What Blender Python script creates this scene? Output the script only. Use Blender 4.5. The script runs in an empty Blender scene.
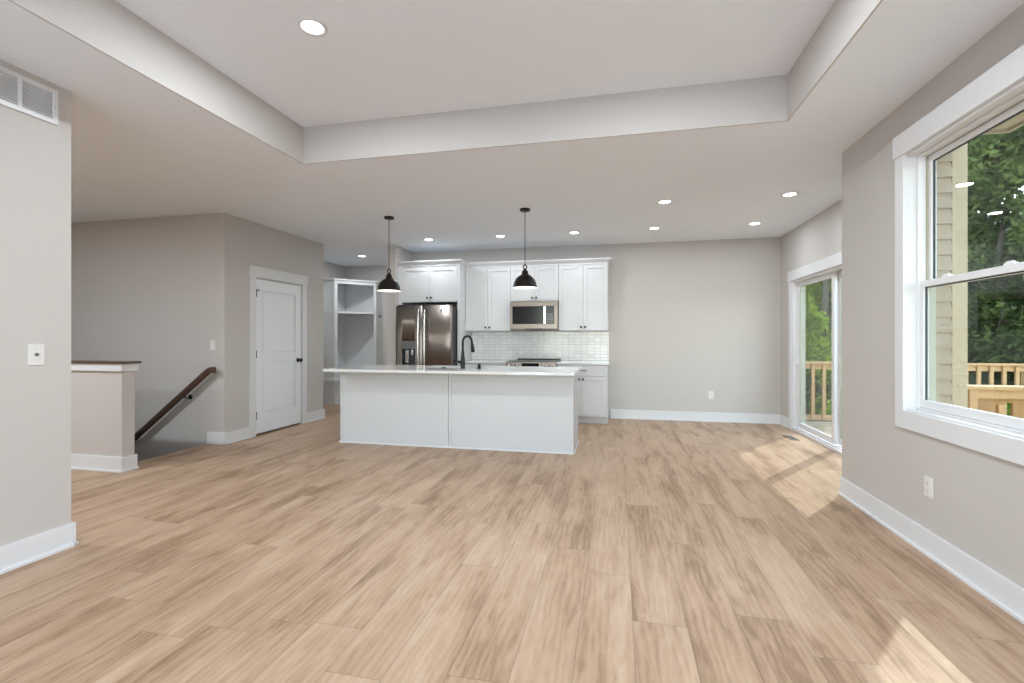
import bpy, bmesh, math, random
from mathutils import Vector, Matrix
R = math.radians
random.seed(7)
S = bpy.context.scene
COL = S.collection

# ---------------------------------------------------------------- camera, sky, sun, exposure
cam_d = bpy.data.cameras.new('camera'); cam = bpy.data.objects.new('camera', cam_d); COL.objects.link(cam)
cam_d.sensor_width = 36.0; cam_d.lens = 477.47 / 1024 * 36.0; cam_d.clip_start = 0.05; cam_d.clip_end = 300
cam_d.shift_y = -(341.5 - 338.87) / 1024
cam.location = (0, 0, 1.2484); cam.rotation_euler = (R(90), 0, 0.2168)
S.camera = cam
S.view_settings.view_transform = 'Standard'; S.view_settings.look = 'None'
S.view_settings.gamma = 1.0; S.view_settings.use_curve_mapping = False
S.view_settings.exposure = 0.72
S.cycles.use_denoising = True
S.cycles.max_bounces = 14; S.cycles.diffuse_bounces = 8; S.cycles.glossy_bounces = 4
S.cycles.transparent_max_bounces = 16; S.cycles.sample_clamp_indirect = 6.0
S.cycles.caustics_reflective = False; S.cycles.caustics_refractive = False

SKY = 11.5
world = bpy.data.worlds.new('sky'); S.world = world; world.use_nodes = True
wn = world.node_tree; wn.nodes.clear()
wo = wn.nodes.new('ShaderNodeOutputWorld'); bg = wn.nodes.new('ShaderNodeBackground')
sky = wn.nodes.new('ShaderNodeTexSky'); sky.sky_type = 'NISHITA'; sky.sun_disc = False
sky.sun_elevation = R(44.5); sky.sun_rotation = math.atan2(.6, .8); sky.air_density = 1.0; sky.dust_density = .6; sky.ozone_density = 1.0
hs = wn.nodes.new('ShaderNodeHueSaturation'); hs.inputs['Saturation'].default_value = .68; hs.inputs['Value'].default_value = 0.12 * SKY
wn.links.new(sky.outputs[0], hs.inputs['Color']); wn.links.new(hs.outputs[0], bg.inputs[0]); wn.links.new(bg.outputs[0], wo.inputs[0])
bg.inputs[1].default_value = 1.0

sd = bpy.data.lights.new('sun', 'SUN'); sd.energy = 3.0; sd.angle = R(0.6); sd.color = (1.0, .97, .92)
sun = bpy.data.objects.new('sun', sd); COL.objects.link(sun)
ce = math.cos(R(44.5)); to_sun = Vector((.6 * ce, .8 * ce, math.sin(R(44.5))))
sun.rotation_euler = to_sun.to_track_quat('Z', 'Y').to_euler(); sun.location = (12, 16, 18)
CAN_KITCHEN, CAN_LIVING, CAN_ENTRY_ADDED = 4.5, 19.0, 42.0

# ---------------------------------------------------------------- materials
def srgb(r, g, b):
    f = lambda c: (c / 255 / 12.92) if c / 255 <= .04045 else ((c / 255 + .055) / 1.055) ** 2.4
    return (f(r), f(g), f(b), 1)

def mat(name, color, rough=.5, metal=0.0, bump=0.0, bscale=60.0, var=0.0, vscale=4.0, spec=None, stretch=None, coat=0):
    m = bpy.data.materials.new(name); m.use_nodes = True
    nt = m.node_tree; b = nt.nodes['Principled BSDF']
    b.inputs['Roughness'].default_value = rough; b.inputs['Metallic'].default_value = metal
    if spec is not None: b.inputs['Specular IOR Level'].default_value = spec
    b.inputs['Coat Weight'].default_value = coat
    c = color if len(color) == 4 else (*color, 1)
    tc = nt.nodes.new('ShaderNodeTexCoord'); mp = nt.nodes.new('ShaderNodeMapping')
    nt.links.new(tc.outputs['Object'], mp.inputs[0])
    if stretch: mp.inputs['Scale'].default_value = stretch
    n1 = nt.nodes.new('ShaderNodeTexNoise'); n1.inputs['Scale'].default_value = vscale; n1.inputs['Detail'].default_value = 4
    nt.links.new(mp.outputs[0], n1.inputs[0])
    mr = nt.nodes.new('ShaderNodeMapRange'); mr.inputs['To Min'].default_value = 1 - max(var, .012); mr.inputs['To Max'].default_value = 1 + max(var, .012)
    nt.links.new(n1.outputs[0], mr.inputs[0])
    mx = nt.nodes.new('ShaderNodeVectorMath'); mx.operation = 'SCALE'; mx.inputs[0].default_value = c[:3]
    nt.links.new(mr.outputs[0], mx.inputs['Scale']); nt.links.new(mx.outputs[0], b.inputs['Base Color'])
    if bump:
        n2 = nt.nodes.new('ShaderNodeTexNoise'); n2.inputs['Scale'].default_value = bscale; n2.inputs['Detail'].default_value = 3
        nt.links.new(mp.outputs[0], n2.inputs[0])
        bp = nt.nodes.new('ShaderNodeBump'); bp.inputs['Strength'].default_value = bump; bp.inputs['Distance'].default_value = .002
        nt.links.new(n2.outputs[0], bp.inputs['Height']); nt.links.new(bp.outputs[0], b.inputs['Normal'])
    return m

M = {}
M['wall'] = mat('greige_wall_paint', (.540, .512, .486), .62, bump=.12, bscale=220, var=.01, vscale=1.5, spec=.3)
M['ceil'] = mat('white_ceiling_paint', (.86, .905, .955), .9, bump=.1, bscale=160, spec=.1)
M['trim'] = mat('white_trim_paint', (.71, .715, .725), .35, bump=.03, bscale=90, spec=.4)
M['cab'] = mat('white_cabinet_paint', (.66, .665, .675), .38, bump=.03, bscale=120, spec=.4)
M['island'] = mat('cool_light_grey_cabinet_paint', (.585, .59, .60), .38, bump=.03, bscale=120, spec=.4)
M['door'] = mat('white_door_paint', (.80, .815, .845), .4, bump=.03, bscale=120, spec=.4)
M['quartz'] = mat('white_quartz', (.70, .70, .69), .10, var=.03, vscale=9)
M['black'] = mat('matte_black_metal', (.012, .011, .011), .38, metal=.3, bump=.03)
M['bronze'] = mat('dark_bronze_metal', (.016, .012, .010), .42, metal=.5, bump=.04)
M['steel'] = mat('slate_stainless_steel', (.28, .24, .21), .36, metal=1, var=.04, vscale=3, stretch=(1, 1, 40))
M['steel_side'] = mat('dark_grey_side_panel', (.05, .05, .055), .5, metal=.3)
M['chrome'] = mat('brushed_light_steel', (.66, .66, .66), .2, metal=1)
M['blackglass'] = mat('black_glass', (.008, .008, .009), .16, spec=.25)
M['darkplastic'] = mat('dark_grey_plastic', (.03, .03, .032), .35)
M['greyplastic'] = mat('grey_plastic', (.16, .165, .17), .3, metal=.4)
M['plate'] = mat('white_plastic_plate', (.72, .71, .69), .35)
M['slot'] = mat('dark_slot', (.05, .05, .05), .6)
M['vinyl'] = mat('white_vinyl', (.74, .74, .75), .3)
M['vinylin'] = mat('cream_vinyl_track', (.46, .45, .34), .45)
M['gasket'] = mat('dark_gasket', (.03, .035, .035), .6)
M['walnut'] = mat('dark_walnut_stain', (.075, .043, .028), .35, var=.35, vscale=12, stretch=(1, 14, 14), bump=.1)
M['cedar'] = mat('treated_pine', (.54, .33, .15), .7, var=.18, vscale=5, stretch=(6, 6, 1), bump=.3)
M['cedar_x'] = mat('treated_pine_rail', (.57, .36, .17), .7, var=.16, vscale=5, stretch=(1, 8, 8), bump=.3)
M['siding'] = mat('tan_vinyl_siding', (.37, .285, .185), .6, var=.03, vscale=20, stretch=(1, 1, 6), bump=.1)
M['cornerboard'] = mat('cream_corner_post', (.46, .365, .225), .55)
M['soffit'] = mat('cream_soffit', (.50, .45, .33), .6)
M['bark'] = mat('grey_bark', (.13, .11, .09), .9, var=.4, vscale=10, stretch=(4, 4, 1), bump=.6)
M['earth'] = mat('leafy_ground', (.07, .085, .035), .95, var=.5, vscale=3, bump=.5, bscale=9)
M['roof'] = mat('roof_sheathing', (.25, .24, .23), .9)
M['louver'] = mat('grey_louver', (.70, .71, .73), .5); M['mesh_back'] = mat('pale_grey_backing', (.50, .51, .53), .6)
M['register'] = mat('brown_register_metal', (.20, .14, .10), .4, metal=.4)
M['concrete'] = mat('stair_concrete', (.25, .23, .21), .9)

def leaf_mat(name, c1, c2):
    m = bpy.data.materials.new(name); m.use_nodes = True; nt = m.node_tree; nt.nodes.clear()
    o = nt.nodes.new('ShaderNodeOutputMaterial'); d = nt.nodes.new('ShaderNodeBsdfDiffuse'); t = nt.nodes.new('ShaderNodeBsdfTranslucent')
    mx = nt.nodes.new('ShaderNodeMixShader'); mx.inputs[0].default_value = .55
    tc = nt.nodes.new('ShaderNodeTexCoord'); n = nt.nodes.new('ShaderNodeTexNoise'); n.inputs['Scale'].default_value = 1.7
    n.inputs['Detail'].default_value = 5
    nt.links.new(tc.outputs['Object'], n.inputs[0])
    r = nt.nodes.new('ShaderNodeValToRGB'); r.color_ramp.elements[0].position = .35; r.color_ramp.elements[1].position = .65
    r.color_ramp.elements[0].color = (*c1, 1); r.color_ramp.elements[1].color = (*c2, 1)
    nt.links.new(n.outputs[0], r.inputs[0]); nt.links.new(r.outputs[0], d.inputs[0]); nt.links.new(r.outputs[0], t.inputs[0])
    nt.links.new(d.outputs[0], mx.inputs[1]); nt.links.new(t.outputs[0], mx.inputs[2]); nt.links.new(mx.outputs[0], o.inputs[0])
    return m
M['leaf_a'] = leaf_mat('sunlit_leaves', (.12, .22, .03), (.62, .74, .12))  # sunlight on the foliage is put into this leaf colour
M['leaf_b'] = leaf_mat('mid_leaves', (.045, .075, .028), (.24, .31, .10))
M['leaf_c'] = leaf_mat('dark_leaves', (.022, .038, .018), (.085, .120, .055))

def emit(name, c, s):
    m = bpy.data.materials.new(name); m.use_nodes = True; nt = m.node_tree; nt.nodes.clear()
    o = nt.nodes.new('ShaderNodeOutputMaterial'); e = nt.nodes.new('ShaderNodeEmission')
    e.inputs[0].default_value = (*c, 1); e.inputs[1].default_value = s; nt.links.new(e.outputs[0], o.inputs[0]); return m
M['lens'] = emit('lit_lens', (1, .95, .86), 9.0)
M['bulb'] = emit('lit_bulb', (1, .80, .58), 3.5)

class NT:
    """small helper to write maths as nodes"""
    def __init__(s, nt): s.nt = nt
    def m(s, op, a, b=None, c=None):
        n = s.nt.nodes.new('ShaderNodeMath'); n.operation = op
        for i, v in enumerate((a, b, c)):
            if v is None: continue
            if isinstance(v, (int, float)): n.inputs[i].default_value = v
            else: s.nt.links.new(v, n.inputs[i])
        return n.outputs[0]

def glass_mat(name, tint):
    m = bpy.data.materials.new(name); m.use_nodes = True; nt = m.node_tree; nt.nodes.clear()
    o = nt.nodes.new('ShaderNodeOutputMaterial'); t = nt.nodes.new('ShaderNodeBsdfTransparent'); g = nt.nodes.new('ShaderNodeBsdfGlossy')
    t.inputs[0].default_value = tint; g.inputs['Roughness'].default_value = 0.0
    # thin-pane reflectance (Schlick), the same from either side
    ge = nt.nodes.new('ShaderNodeNewGeometry'); dt = nt.nodes.new('ShaderNodeVectorMath'); dt.operation = 'DOT_PRODUCT'
    nt.links.new(ge.outputs['Incoming'], dt.inputs[0]); nt.links.new(ge.outputs['True Normal'], dt.inputs[1])
    q = NT(nt); k = q.m('POWER', q.m('SUBTRACT', 1.0, q.m('ABSOLUTE', dt.outputs['Value'])), 5.0)
    fac = q.m('ADD', q.m('MULTIPLY', k, .93), .045)
    mx = nt.nodes.new('ShaderNodeMixShader'); nt.links.new(fac, mx.inputs[0])
    nt.links.new(t.outputs[0], mx.inputs[1]); nt.links.new(g.outputs[0], mx.inputs[2]); nt.links.new(mx.outputs[0], o.inputs[0])
    return m
M['glass'] = glass_mat('tinted_window_glass', (.70, .73, .71, 1)); M['clearglass'] = glass_mat('clear_window_glass', (.95, .96, .95, 1))

def floor_mat():
    m = bpy.data.materials.new('oak_plank_floor'); m.use_nodes = True; nt = m.node_tree; q = NT(nt)
    b = nt.nodes['Principled BSDF']; tc = nt.nodes.new('ShaderNodeTexCoord'); sp = nt.nodes.new('ShaderNodeSeparateXYZ')
    nt.links.new(tc.outputs['Object'], sp.inputs[0]); X, Y = sp.outputs[0], sp.outputs[1]
    W, L = .228, 1.52
    rx = q.m('DIVIDE', q.m('ADD', X, 40.06), W); row = q.m('FLOOR', rx); fx = q.m('FRACT', rx)
    wn1 = nt.nodes.new('ShaderNodeTexWhiteNoise'); wn1.noise_dimensions = '1D'; nt.links.new(row, wn1.inputs['W'])
    ry = q.m('ADD', q.m('DIVIDE', q.m('ADD', Y, 40.0), L), q.m('MULTIPLY', wn1.outputs[0], 7.3)); pl = q.m('FLOOR', ry); fy = q.m('FRACT', ry)
    cb = nt.nodes.new('ShaderNodeCombineXYZ'); nt.links.new(row, cb.inputs[0]); nt.links.new(pl, cb.inputs[1])
    wn2 = nt.nodes.new('ShaderNodeTexWhiteNoise'); wn2.noise_dimensions = '2D'; nt.links.new(cb.outputs[0], wn2.inputs[0]); idv = wn2.outputs[0]
    # grain coordinates, shifted plank by plank
    gc = nt.nodes.new('ShaderNodeCombineXYZ')
    nt.links.new(q.m('ADD', X, q.m('MULTIPLY', idv, 37.0)), gc.inputs[0]); nt.links.new(q.m('ADD', q.m('MULTIPLY', Y, .16), q.m('MULTIPLY', idv, 91.0)), gc.inputs[1]); gc.inputs[2].default_value = .3
    def noise(sc, det, rough=.55, dist=0):
        n = nt.nodes.new('ShaderNodeTexNoise'); n.inputs['Scale'].default_value = sc; n.inputs['Detail'].default_value = det
        n.inputs['Roughness'].default_value = rough; n.inputs['Distortion'].default_value = dist; nt.links.new(gc.outputs[0], n.inputs[0]); return n.outputs[0]
    broad = noise(6.5, 3, .5, .6); fine = noise(60, 5, .7); mid = noise(18, 4, .6, 1.2)
    wv = nt.nodes.new('ShaderNodeTexWave'); wv.bands_direction = 'X'; wv.inputs['Scale'].default_value = 9; wv.inputs['Distortion'].default_value = 9
    wv.inputs['Detail'].default_value = 3; wv.inputs['Detail Scale'].default_value = 1.6; nt.links.new(gc.outputs[0], wv.inputs[0])
    # small knots
    kn = nt.nodes.new('ShaderNodeTexVoronoi'); kn.inputs['Scale'].default_value = 3.2
    kc = nt.nodes.new('ShaderNodeCombineXYZ'); nt.links.new(q.m('ADD', X, q.m('MULTIPLY', idv, 17.0)), kc.inputs[0]); nt.links.new(q.m('MULTIPLY', Y, .45), kc.inputs[1])
    nt.links.new(kc.outputs[0], kn.inputs[0])
    knot = nt.nodes.new('ShaderNodeMapRange'); knot.inputs['From Min'].default_value = .02; knot.inputs['From Max'].default_value = .13
    knot.inputs['To Min'].default_value = 1; knot.inputs['To Max'].default_value = 0; nt.links.new(kn.outputs['Distance'], knot.inputs[0])
    t = q.m('ADD', q.m('MULTIPLY', q.m('SUBTRACT', broad, .5), 1.25), q.m('MULTIPLY', q.m('SUBTRACT', mid, .5), .62))
    t = q.m('ADD', t, q.m('MULTIPLY', q.m('SUBTRACT', fine, .5), .42)); t = q.m('ADD', t, q.m('MULTIPLY', q.m('SUBTRACT', wv.outputs['Fac'], .5), .13))
    t = q.m('ADD', t, q.m('MULTIPLY', q.m('SUBTRACT', idv, .5), .16)); t = q.m('ADD', t, q.m('MULTIPLY', knot.outputs[0], .22)); t = q.m('ADD', t, .45)
    rp = nt.nodes.new('ShaderNodeValToRGB'); nt.links.new(t, rp.inputs[0]); cr = rp.color_ramp
    cr.elements[0].position = .12; cr.elements[0].color = (.515, .365, .252, 1)
    cr.elements[1].position = .98; cr.elements[1].color = (.200, .120, .072, 1)
    e = cr.elements.new(.5); e.color = (.405, .266, .168, 1)
    e = cr.elements.new(.72); e.color = (.275, .168, .095, 1)
    # seams
    dx = q.m('MULTIPLY', q.m('MINIMUM', fx, q.m('SUBTRACT', 1.0, fx)), W); dy = q.m('MULTIPLY', q.m('MINIMUM', fy, q.m('SUBTRACT', 1.0, fy)), L)
    dd = q.m('MINIMUM', dx, dy)
    sm = nt.nodes.new('ShaderNodeMapRange'); sm.inputs['From Min'].default_value = .0006; sm.inputs['From Max'].default_value = .0026
    sm.inputs['To Min'].default_value = .62; sm.inputs['To Max'].default_value = 1; nt.links.new(dd, sm.inputs[0])
    mx = nt.nodes.new('ShaderNodeVectorMath'); mx.operation = 'SCALE'; nt.links.new(rp.outputs[0], mx.inputs[0]); nt.links.new(sm.outputs[0], mx.inputs['Scale'])
    nt.links.new(mx.outputs[0], b.inputs['Base Color']); b.inputs['Roughness'].default_value = .42; b.inputs['Specular IOR Level'].default_value = .42
    bp = nt.nodes.new('ShaderNodeBump'); bp.inputs['Strength'].default_value = .25; bp.inputs['Distance'].default_value = .002
    nt.links.new(q.m('ADD', sm.outputs[0], q.m('MULTIPLY', fine, .4)), bp.inputs['Height']); nt.links.new(bp.outputs[0], b.inputs['Normal'])
    return m
M['floor'] = floor_mat()

def tile_mat():
    m = bpy.data.materials.new('white_gloss_tile'); m.use_nodes = True; nt = m.node_tree; b = nt.nodes['Principled BSDF']; q = NT(nt)
    tc = nt.nodes.new('ShaderNodeTexCoord'); sp = nt.nodes.new('ShaderNodeSeparateXYZ'); nt.links.new(tc.outputs['Object'], sp.inputs[0])
    cb = nt.nodes.new('ShaderNodeCombineXYZ'); nt.links.new(sp.outputs[0], cb.inputs[0]); nt.links.new(sp.outputs[2], cb.inputs[1])
    br = nt.nodes.new('ShaderNodeTexBrick'); br.offset = 0.0; br.inputs['Scale'].default_value = 1; br.inputs['Brick Width'].default_value = .1016
    br.inputs['Row Height'].default_value = .0508; br.inputs['Mortar Size'].default_value = .0022; br.inputs['Mortar Smooth'].default_value = .2
    br.inputs['Color1'].default_value = (.84, .84, .835, 1); br.inputs['Color2'].default_value = (.74, .745, .74, 1); br.inputs['Mortar'].default_value = (.52, .52, .52, 1)
    nt.links.new(cb.outputs[0], br.inputs[0]); nt.links.new(br.outputs[0], b.inputs['Base Color']); b.inputs['Roughness'].default_value = .14
    n = nt.nodes.new('ShaderNodeTexNoise'); n.inputs['Scale'].default_value = 14; nt.links.new(tc.outputs['Object'], n.inputs[0])
    bp = nt.nodes.new('ShaderNodeBump'); bp.inputs['Strength'].default_value = .6; bp.inputs['Distance'].default_value = .004
    nt.links.new(q.m('SUBTRACT', q.m('MULTIPLY', n.outputs[0], .9), br.outputs['Fac']), bp.inputs['Height']); nt.links.new(bp.outputs[0], b.inputs['Normal'])
    return m
M['tile'] = tile_mat()

def siding_deck_mat():
    m = bpy.data.materials.new('deck_boards'); m.use_nodes = True; nt = m.node_tree; b = nt.nodes['Principled BSDF']; q = NT(nt)
    tc = nt.nodes.new('ShaderNodeTexCoord'); sp = nt.nodes.new('ShaderNodeSeparateXYZ'); nt.links.new(tc.outputs['Object'], sp.inputs[0])
    f = q.m('FRACT', q.m('DIVIDE', q.m('ADD', sp.outputs[0], 20.0), .14)); g = q.m('GREATER_THAN', f, .05)
    r = nt.nodes.new('ShaderNodeMix'); r.data_type = 'RGBA'; nt.links.new(g, r.inputs[0]); r.inputs[6].default_value = (.05, .035, .02, 1); r.inputs[7].default_value = (.42, .33, .22, 1)
    nt.links.new(r.outputs[2], b.inputs['Base Color']); b.inputs['Roughness'].default_value = .8
    return m
M['deck'] = siding_deck_mat()

# ---------------------------------------------------------------- mesh helpers (world coordinates, stored relative to the thing's origin)
class MB:
    def __init__(s): s.bm = bmesh.new()
    def _merge(s, b2, mi=0):
        me = bpy.data.meshes.new('tmp')
        for f in b2.faces: f.material_index = mi
        b2.to_mesh(me); b2.free(); s.bm.from_mesh(me); bpy.data.meshes.remove(me); return s
    def box(s, x0, x1, y0, y1, z0, z1, bev=0.0, mi=0):
        b = bmesh.new(); bmesh.ops.create_cube(b, size=1)
        for v in b.verts: v.co = Vector(((x0 + x1) / 2 + v.co.x * (x1 - x0), (y0 + y1) / 2 + v.co.y * (y1 - y0), (z0 + z1) / 2 + v.co.z * (z1 - z0)))
        if bev: bmesh.ops.bevel(b, geom=b.edges[:], offset=bev, segments=2, affect='EDGES', profile=.7)
        return s._merge(b, mi)
    def prism(s, pts, z0, z1, bev=0.0):
        b = bmesh.new(); lo = [b.verts.new((x, y, z0)) for x, y in pts]; hi = [b.verts.new((x, y, z1)) for x, y in pts]; n = len(pts)
        b.faces.new(lo[::-1]); b.faces.new(hi)
        for i in range(n): b.faces.new((lo[i], lo[(i + 1) % n], hi[(i + 1) % n], hi[i]))
        bmesh.ops.recalc_face_normals(b, faces=b.faces[:])
        if bev: bmesh.ops.bevel(b, geom=b.edges[:], offset=bev, segments=2, affect='EDGES')
        return s._merge(b)
    def extrude(s, prof, axis, a0, a1):
        """profile (u,v) swept along axis 'x' (u=y, v=z) or 'y' (u=x, v=z)"""
        b = bmesh.new()
        P = (lambda a, u, v: (a, u, v)) if axis == 'x' else (lambda a, u, v: (u, a, v))
        lo = [b.verts.new(P(a0, u, v)) for u, v in prof]; hi = [b.verts.new(P(a1, u, v)) for u, v in prof]; n = len(prof)
        b.faces.new(lo); b.faces.new(hi[::-1])
        for i in range(n): b.faces.new((lo[i], hi[i], hi[(i + 1) % n], lo[(i + 1) % n]))
        bmesh.ops.recalc_face_normals(b, faces=b.faces[:]); return s._merge(b)
    def lathe(s, prof, c, seg=32, axis='z', mi=0):
        """profile of (r, h) turned about an axis through c"""
        b = bmesh.new(); rings = []
        for r, h in prof:
            ring = []
            for k in range(seg if r > 1e-6 else 1):
                a = 2 * math.pi * k / seg; p = (r * math.cos(a), r * math.sin(a), h)
                if axis == 'x': p = (p[2], p[0], p[1])
                elif axis == 'y': p = (p[0], p[2], p[1])
                ring.append(b.verts.new(Vector(p) + Vector(c)))
            rings.append(ring)
        for A, B in zip(rings, rings[1:]):
            for k in range(seg):
                a0, a1 = A[k % len(A)], A[(k + 1) % len(A)]; b0, b1 = B[k % len(B)], B[(k + 1) % len(B)]
                vs = []
                for v in (a0, a1, b1, b0):
                    if v not in vs: vs.append(v)
                if len(vs) > 2: b.faces.new(vs)
        bmesh.ops.recalc_face_normals(b, faces=b.faces[:])
        for f in b.faces: f.smooth = True
        return s._merge(b, mi)
    def cyl(s, r, p0, p1, seg=20):
        p0, p1 = Vector(p0), Vector(p1); d = p1 - p0; b = bmesh.new()
        bmesh.ops.create_cone(b, cap_ends=True, segments=seg, radius1=r, radius2=r, depth=d.length)
        mt = Matrix.Translation((p0 + p1) / 2) @ d.to_track_quat('Z', 'Y').to_matrix().to_4x4()
        bmesh.ops.transform(b, matrix=mt, verts=b.verts[:])
        for f in b.faces: f.smooth = len(f.verts) == 4
        return s._merge(b)
    def tube(s, pts, r, seg=14, caps=True):
        pts = [Vector(p) for p in pts]; rr = r if isinstance(r, (list, tuple)) else [r] * len(pts)
        b = bmesh.new(); rings = []; up = None
        for i, p in enumerate(pts):
            t = (pts[min(i + 1, len(pts) - 1)] - pts[max(i - 1, 0)]).normalized()
            if up is None: up = t.orthogonal().normalized()
            up = (up - t * up.dot(t)).normalized(); sd_ = t.cross(up)
            rings.append([b.verts.new(p + (up * math.cos(2 * math.pi * k / seg) + sd_ * math.sin(2 * math.pi * k / seg)) * rr[i]) for k in range(seg)])
        for A, B in zip(rings, rings[1:]):
            for k in range(seg): b.faces.new((A[k], A[(k + 1) % seg], B[(k + 1) % seg], B[k])).smooth = True
        if caps: b.faces.new(rings[0][::-1]); b.faces.new(rings[-1])
        bmesh.ops.recalc_face_normals(b, faces=b.faces[:]); return s._merge(b)
    def sphere(s, c, r, sx=1, sy=1, sz=1):
        b = bmesh.new(); bmesh.ops.create_uvsphere(b, u_segments=18, v_segments=12, radius=r)
        for v in b.verts: v.co = Vector((v.co.x * sx, v.co.y * sy, v.co.z * sz)) + Vector(c)
        for f in b.faces: f.smooth = True
        return s._merge(b)
    def build(s, name, m, parent=None, loc=None):
        org = Vector(parent['_o']) if parent is not None else Vector(loc or (0, 0, 0))
        me = bpy.data.meshes.new(name)
        for v in s.bm.verts: v.co -= org
        s.bm.to_mesh(me); s.bm.free()
        for k in (m if isinstance(m, (list, tuple)) else [m]): me.materials.append(k)
        o = bpy.data.objects.new(name, me); COL.objects.link(o)
        if parent is not None: o.parent = parent; o['_o'] = tuple(org)
        else: o.location = org; o['_o'] = tuple(org)
        return o

def tag(o, label=None, cat=None, group=None, kind=None):
    if label: o['label'] = label
    if cat: o['category'] = cat
    if group: o['group'] = group
    if kind: o['kind'] = kind
    return o
def thing(name, label, cat, loc, group=None, kind=None):
    o = bpy.data.objects.new(name, None); o.empty_display_size = .1; COL.objects.link(o); o.location = loc; o['_o'] = tuple(loc)
    return tag(o, label, cat, group, kind)
def copy_tree(o, parent=None):
    c = o.copy(); COL.objects.link(c)
    if parent is not None: c.parent = parent
    for ch in [x for x in COL.objects if x.parent == o]: copy_tree(ch, c)
    return c
def place(proto, loc, label, rz=None, group=None):
    c = copy_tree(proto); c.location = loc
    if rz is not None: c.rotation_euler.z = rz
    c['label'] = label
    if group: c['group'] = group
    return c
def struct(name, mb, m, label=None, parent=None):
    o = mb.build(name, m, parent)
    if parent is None: o['kind'] = 'structure'; o['label'] = label or name.replace('_', ' ')
    elif label: o['label'] = label
    return o

# ---------------------------------------------------------------- the shell
H, HT = 2.74, 3.049
XR, XL, XB, YC, YB = 1.7636, -3.215, 2.345, 4.317, 7.69
YF = -2.3                 # the wall behind the camera
mb = MB()
for r in ((-8, 2.5, YF - .16, 3.70), (-4.72, 2.5, 3.70, 4.78), (-4.72, 2.5, 4.78, 9.06), (-8, -4.72, 4.80, 9.06)): mb.box(*r, -.30, 0)
struct('floor', mb, M['floor'], 'light oak plank floor with long boards running towards the kitchen')

TX0, TX1, TY0, TY1 = -2.6095, 1.1335, -1.55, 3.5874
c = .012
mb = MB()
mb.box(-8, TX0 - c, YF - .16, 9.06, H, HT + .1).box(TX1 + c, 2.5, YF - .16, 9.06, H, HT + .1)
mb.box(TX0 - c, TX1 + c, YF - .16, TY0 - c, H, HT + .1).box(TX0 - c, TX1 + c, TY1 + c, 9.06, H, HT + .1)
mb.box(TX0 - c, TX1 + c, TY0 - c, TY1 + c, HT, HT + .1)
struct('ceiling', mb, M['ceil'], 'white ceiling with a raised tray over the living area')
mb = MB()
mb.box(TX0 - c, TX0, TY0 - c, TY1 + c, H, HT).box(TX1, TX1 + c, TY0 - c, TY1 + c, H, HT).box(TX0, TX1, TY0 - c, TY0, H, HT).box(TX0, TX1, TY1, TY1 + c, H, HT)
struct('trim_tray', mb, M['wall'], 'greige painted band around the raised ceiling tray')

# window_1 (twin double-hung, right wall), opening
WY0, WY1, WZ0, WZ1 = 1.52, 3.455, .80, 2.40
mb = MB(); o = XR + .156
mb.box(XR, o, YF, WY0, 0, H).box(XR, o, WY1, YC - .16, 0, H).box(XR, o, WY0, WY1, 0, WZ0).box(XR, o, WY0, WY1, WZ1, H)
struct('wall_right', mb, M['wall'], 'greige right wall around the large window')
mb = MB(); mb.box(XR, XB + .155, YC - .16, YC, 0, H)
struct('wall_return', mb, M['wall'], 'short return wall stepping out to the kitchen side')
SY0, SY1, SZ1 = 5.06, 7.22, 2.04       # sliding door opening
mb = MB(); mb.box(XB, XB + .155, YC, SY0, 0, H).box(XB, XB + .155, SY1, YB, 0, H).box(XB, XB + .155, SY0, SY1, SZ1, H)
struct('wall_kitchen_right', mb, M['wall'], 'greige wall above and beside the sliding glass door')
mb = MB(); mb.box(-3.43, XB + .155, YB, YB + .15, 0, H)
struct('wall_back', mb, M['wall'], 'greige kitchen back wall')
mb = MB(); mb.box(-3.58, -3.43, 7.0, 8.92, 0, H)
struct('wall_column', mb, M['wall'], 'end of the partition wall left of the refrigerator')
mb = MB(); mb.box(-5.62, -3.43, 8.92, 9.06, 0, H).box(-5.62, -5.5, 6.73, 8.92, 0, H)
struct('wall_mudroom', mb, M['wall'], 'greige mudroom walls behind the corner locker')
DY0, DY1, DZ = 5.275, 6.19, 2.035
XP = -4.534
mb = MB()
mb.box(XP - .12, XP, 4.782, DY0, 0, H).box(XP - .12, XP, DY1, 6.73, 0, H).box(XP - .12, XP, DY0, DY1, DZ, H)
mb.box(-5.62, XP - .12, 6.61, 6.73, 0, H).box(-5.62, -5.5, 4.902, 6.61, 0, H)
struct('wall_pantry', mb, M['wall'], 'greige wall holding the white two panel door')
mb = MB(); mb.box(-8, XP - .12, 4.782, 4.902, -2.7, H)
struct('wall_stairs', mb, M['wall'], 'shaded greige wall along the descending stairs')
mb = MB(); mb.box(XL - .15, XL, YF, 2.24, 0, H)
struct('wall_left', mb, M['wall'], 'greige near left wall with light switch and return grille')
mb = MB(); mb.box(-8.15, -8, YF, 4.9, -2.7, H)
struct('wall_foyer', mb, M['wall'], 'far wall of the entry beyond the stairs')
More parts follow.
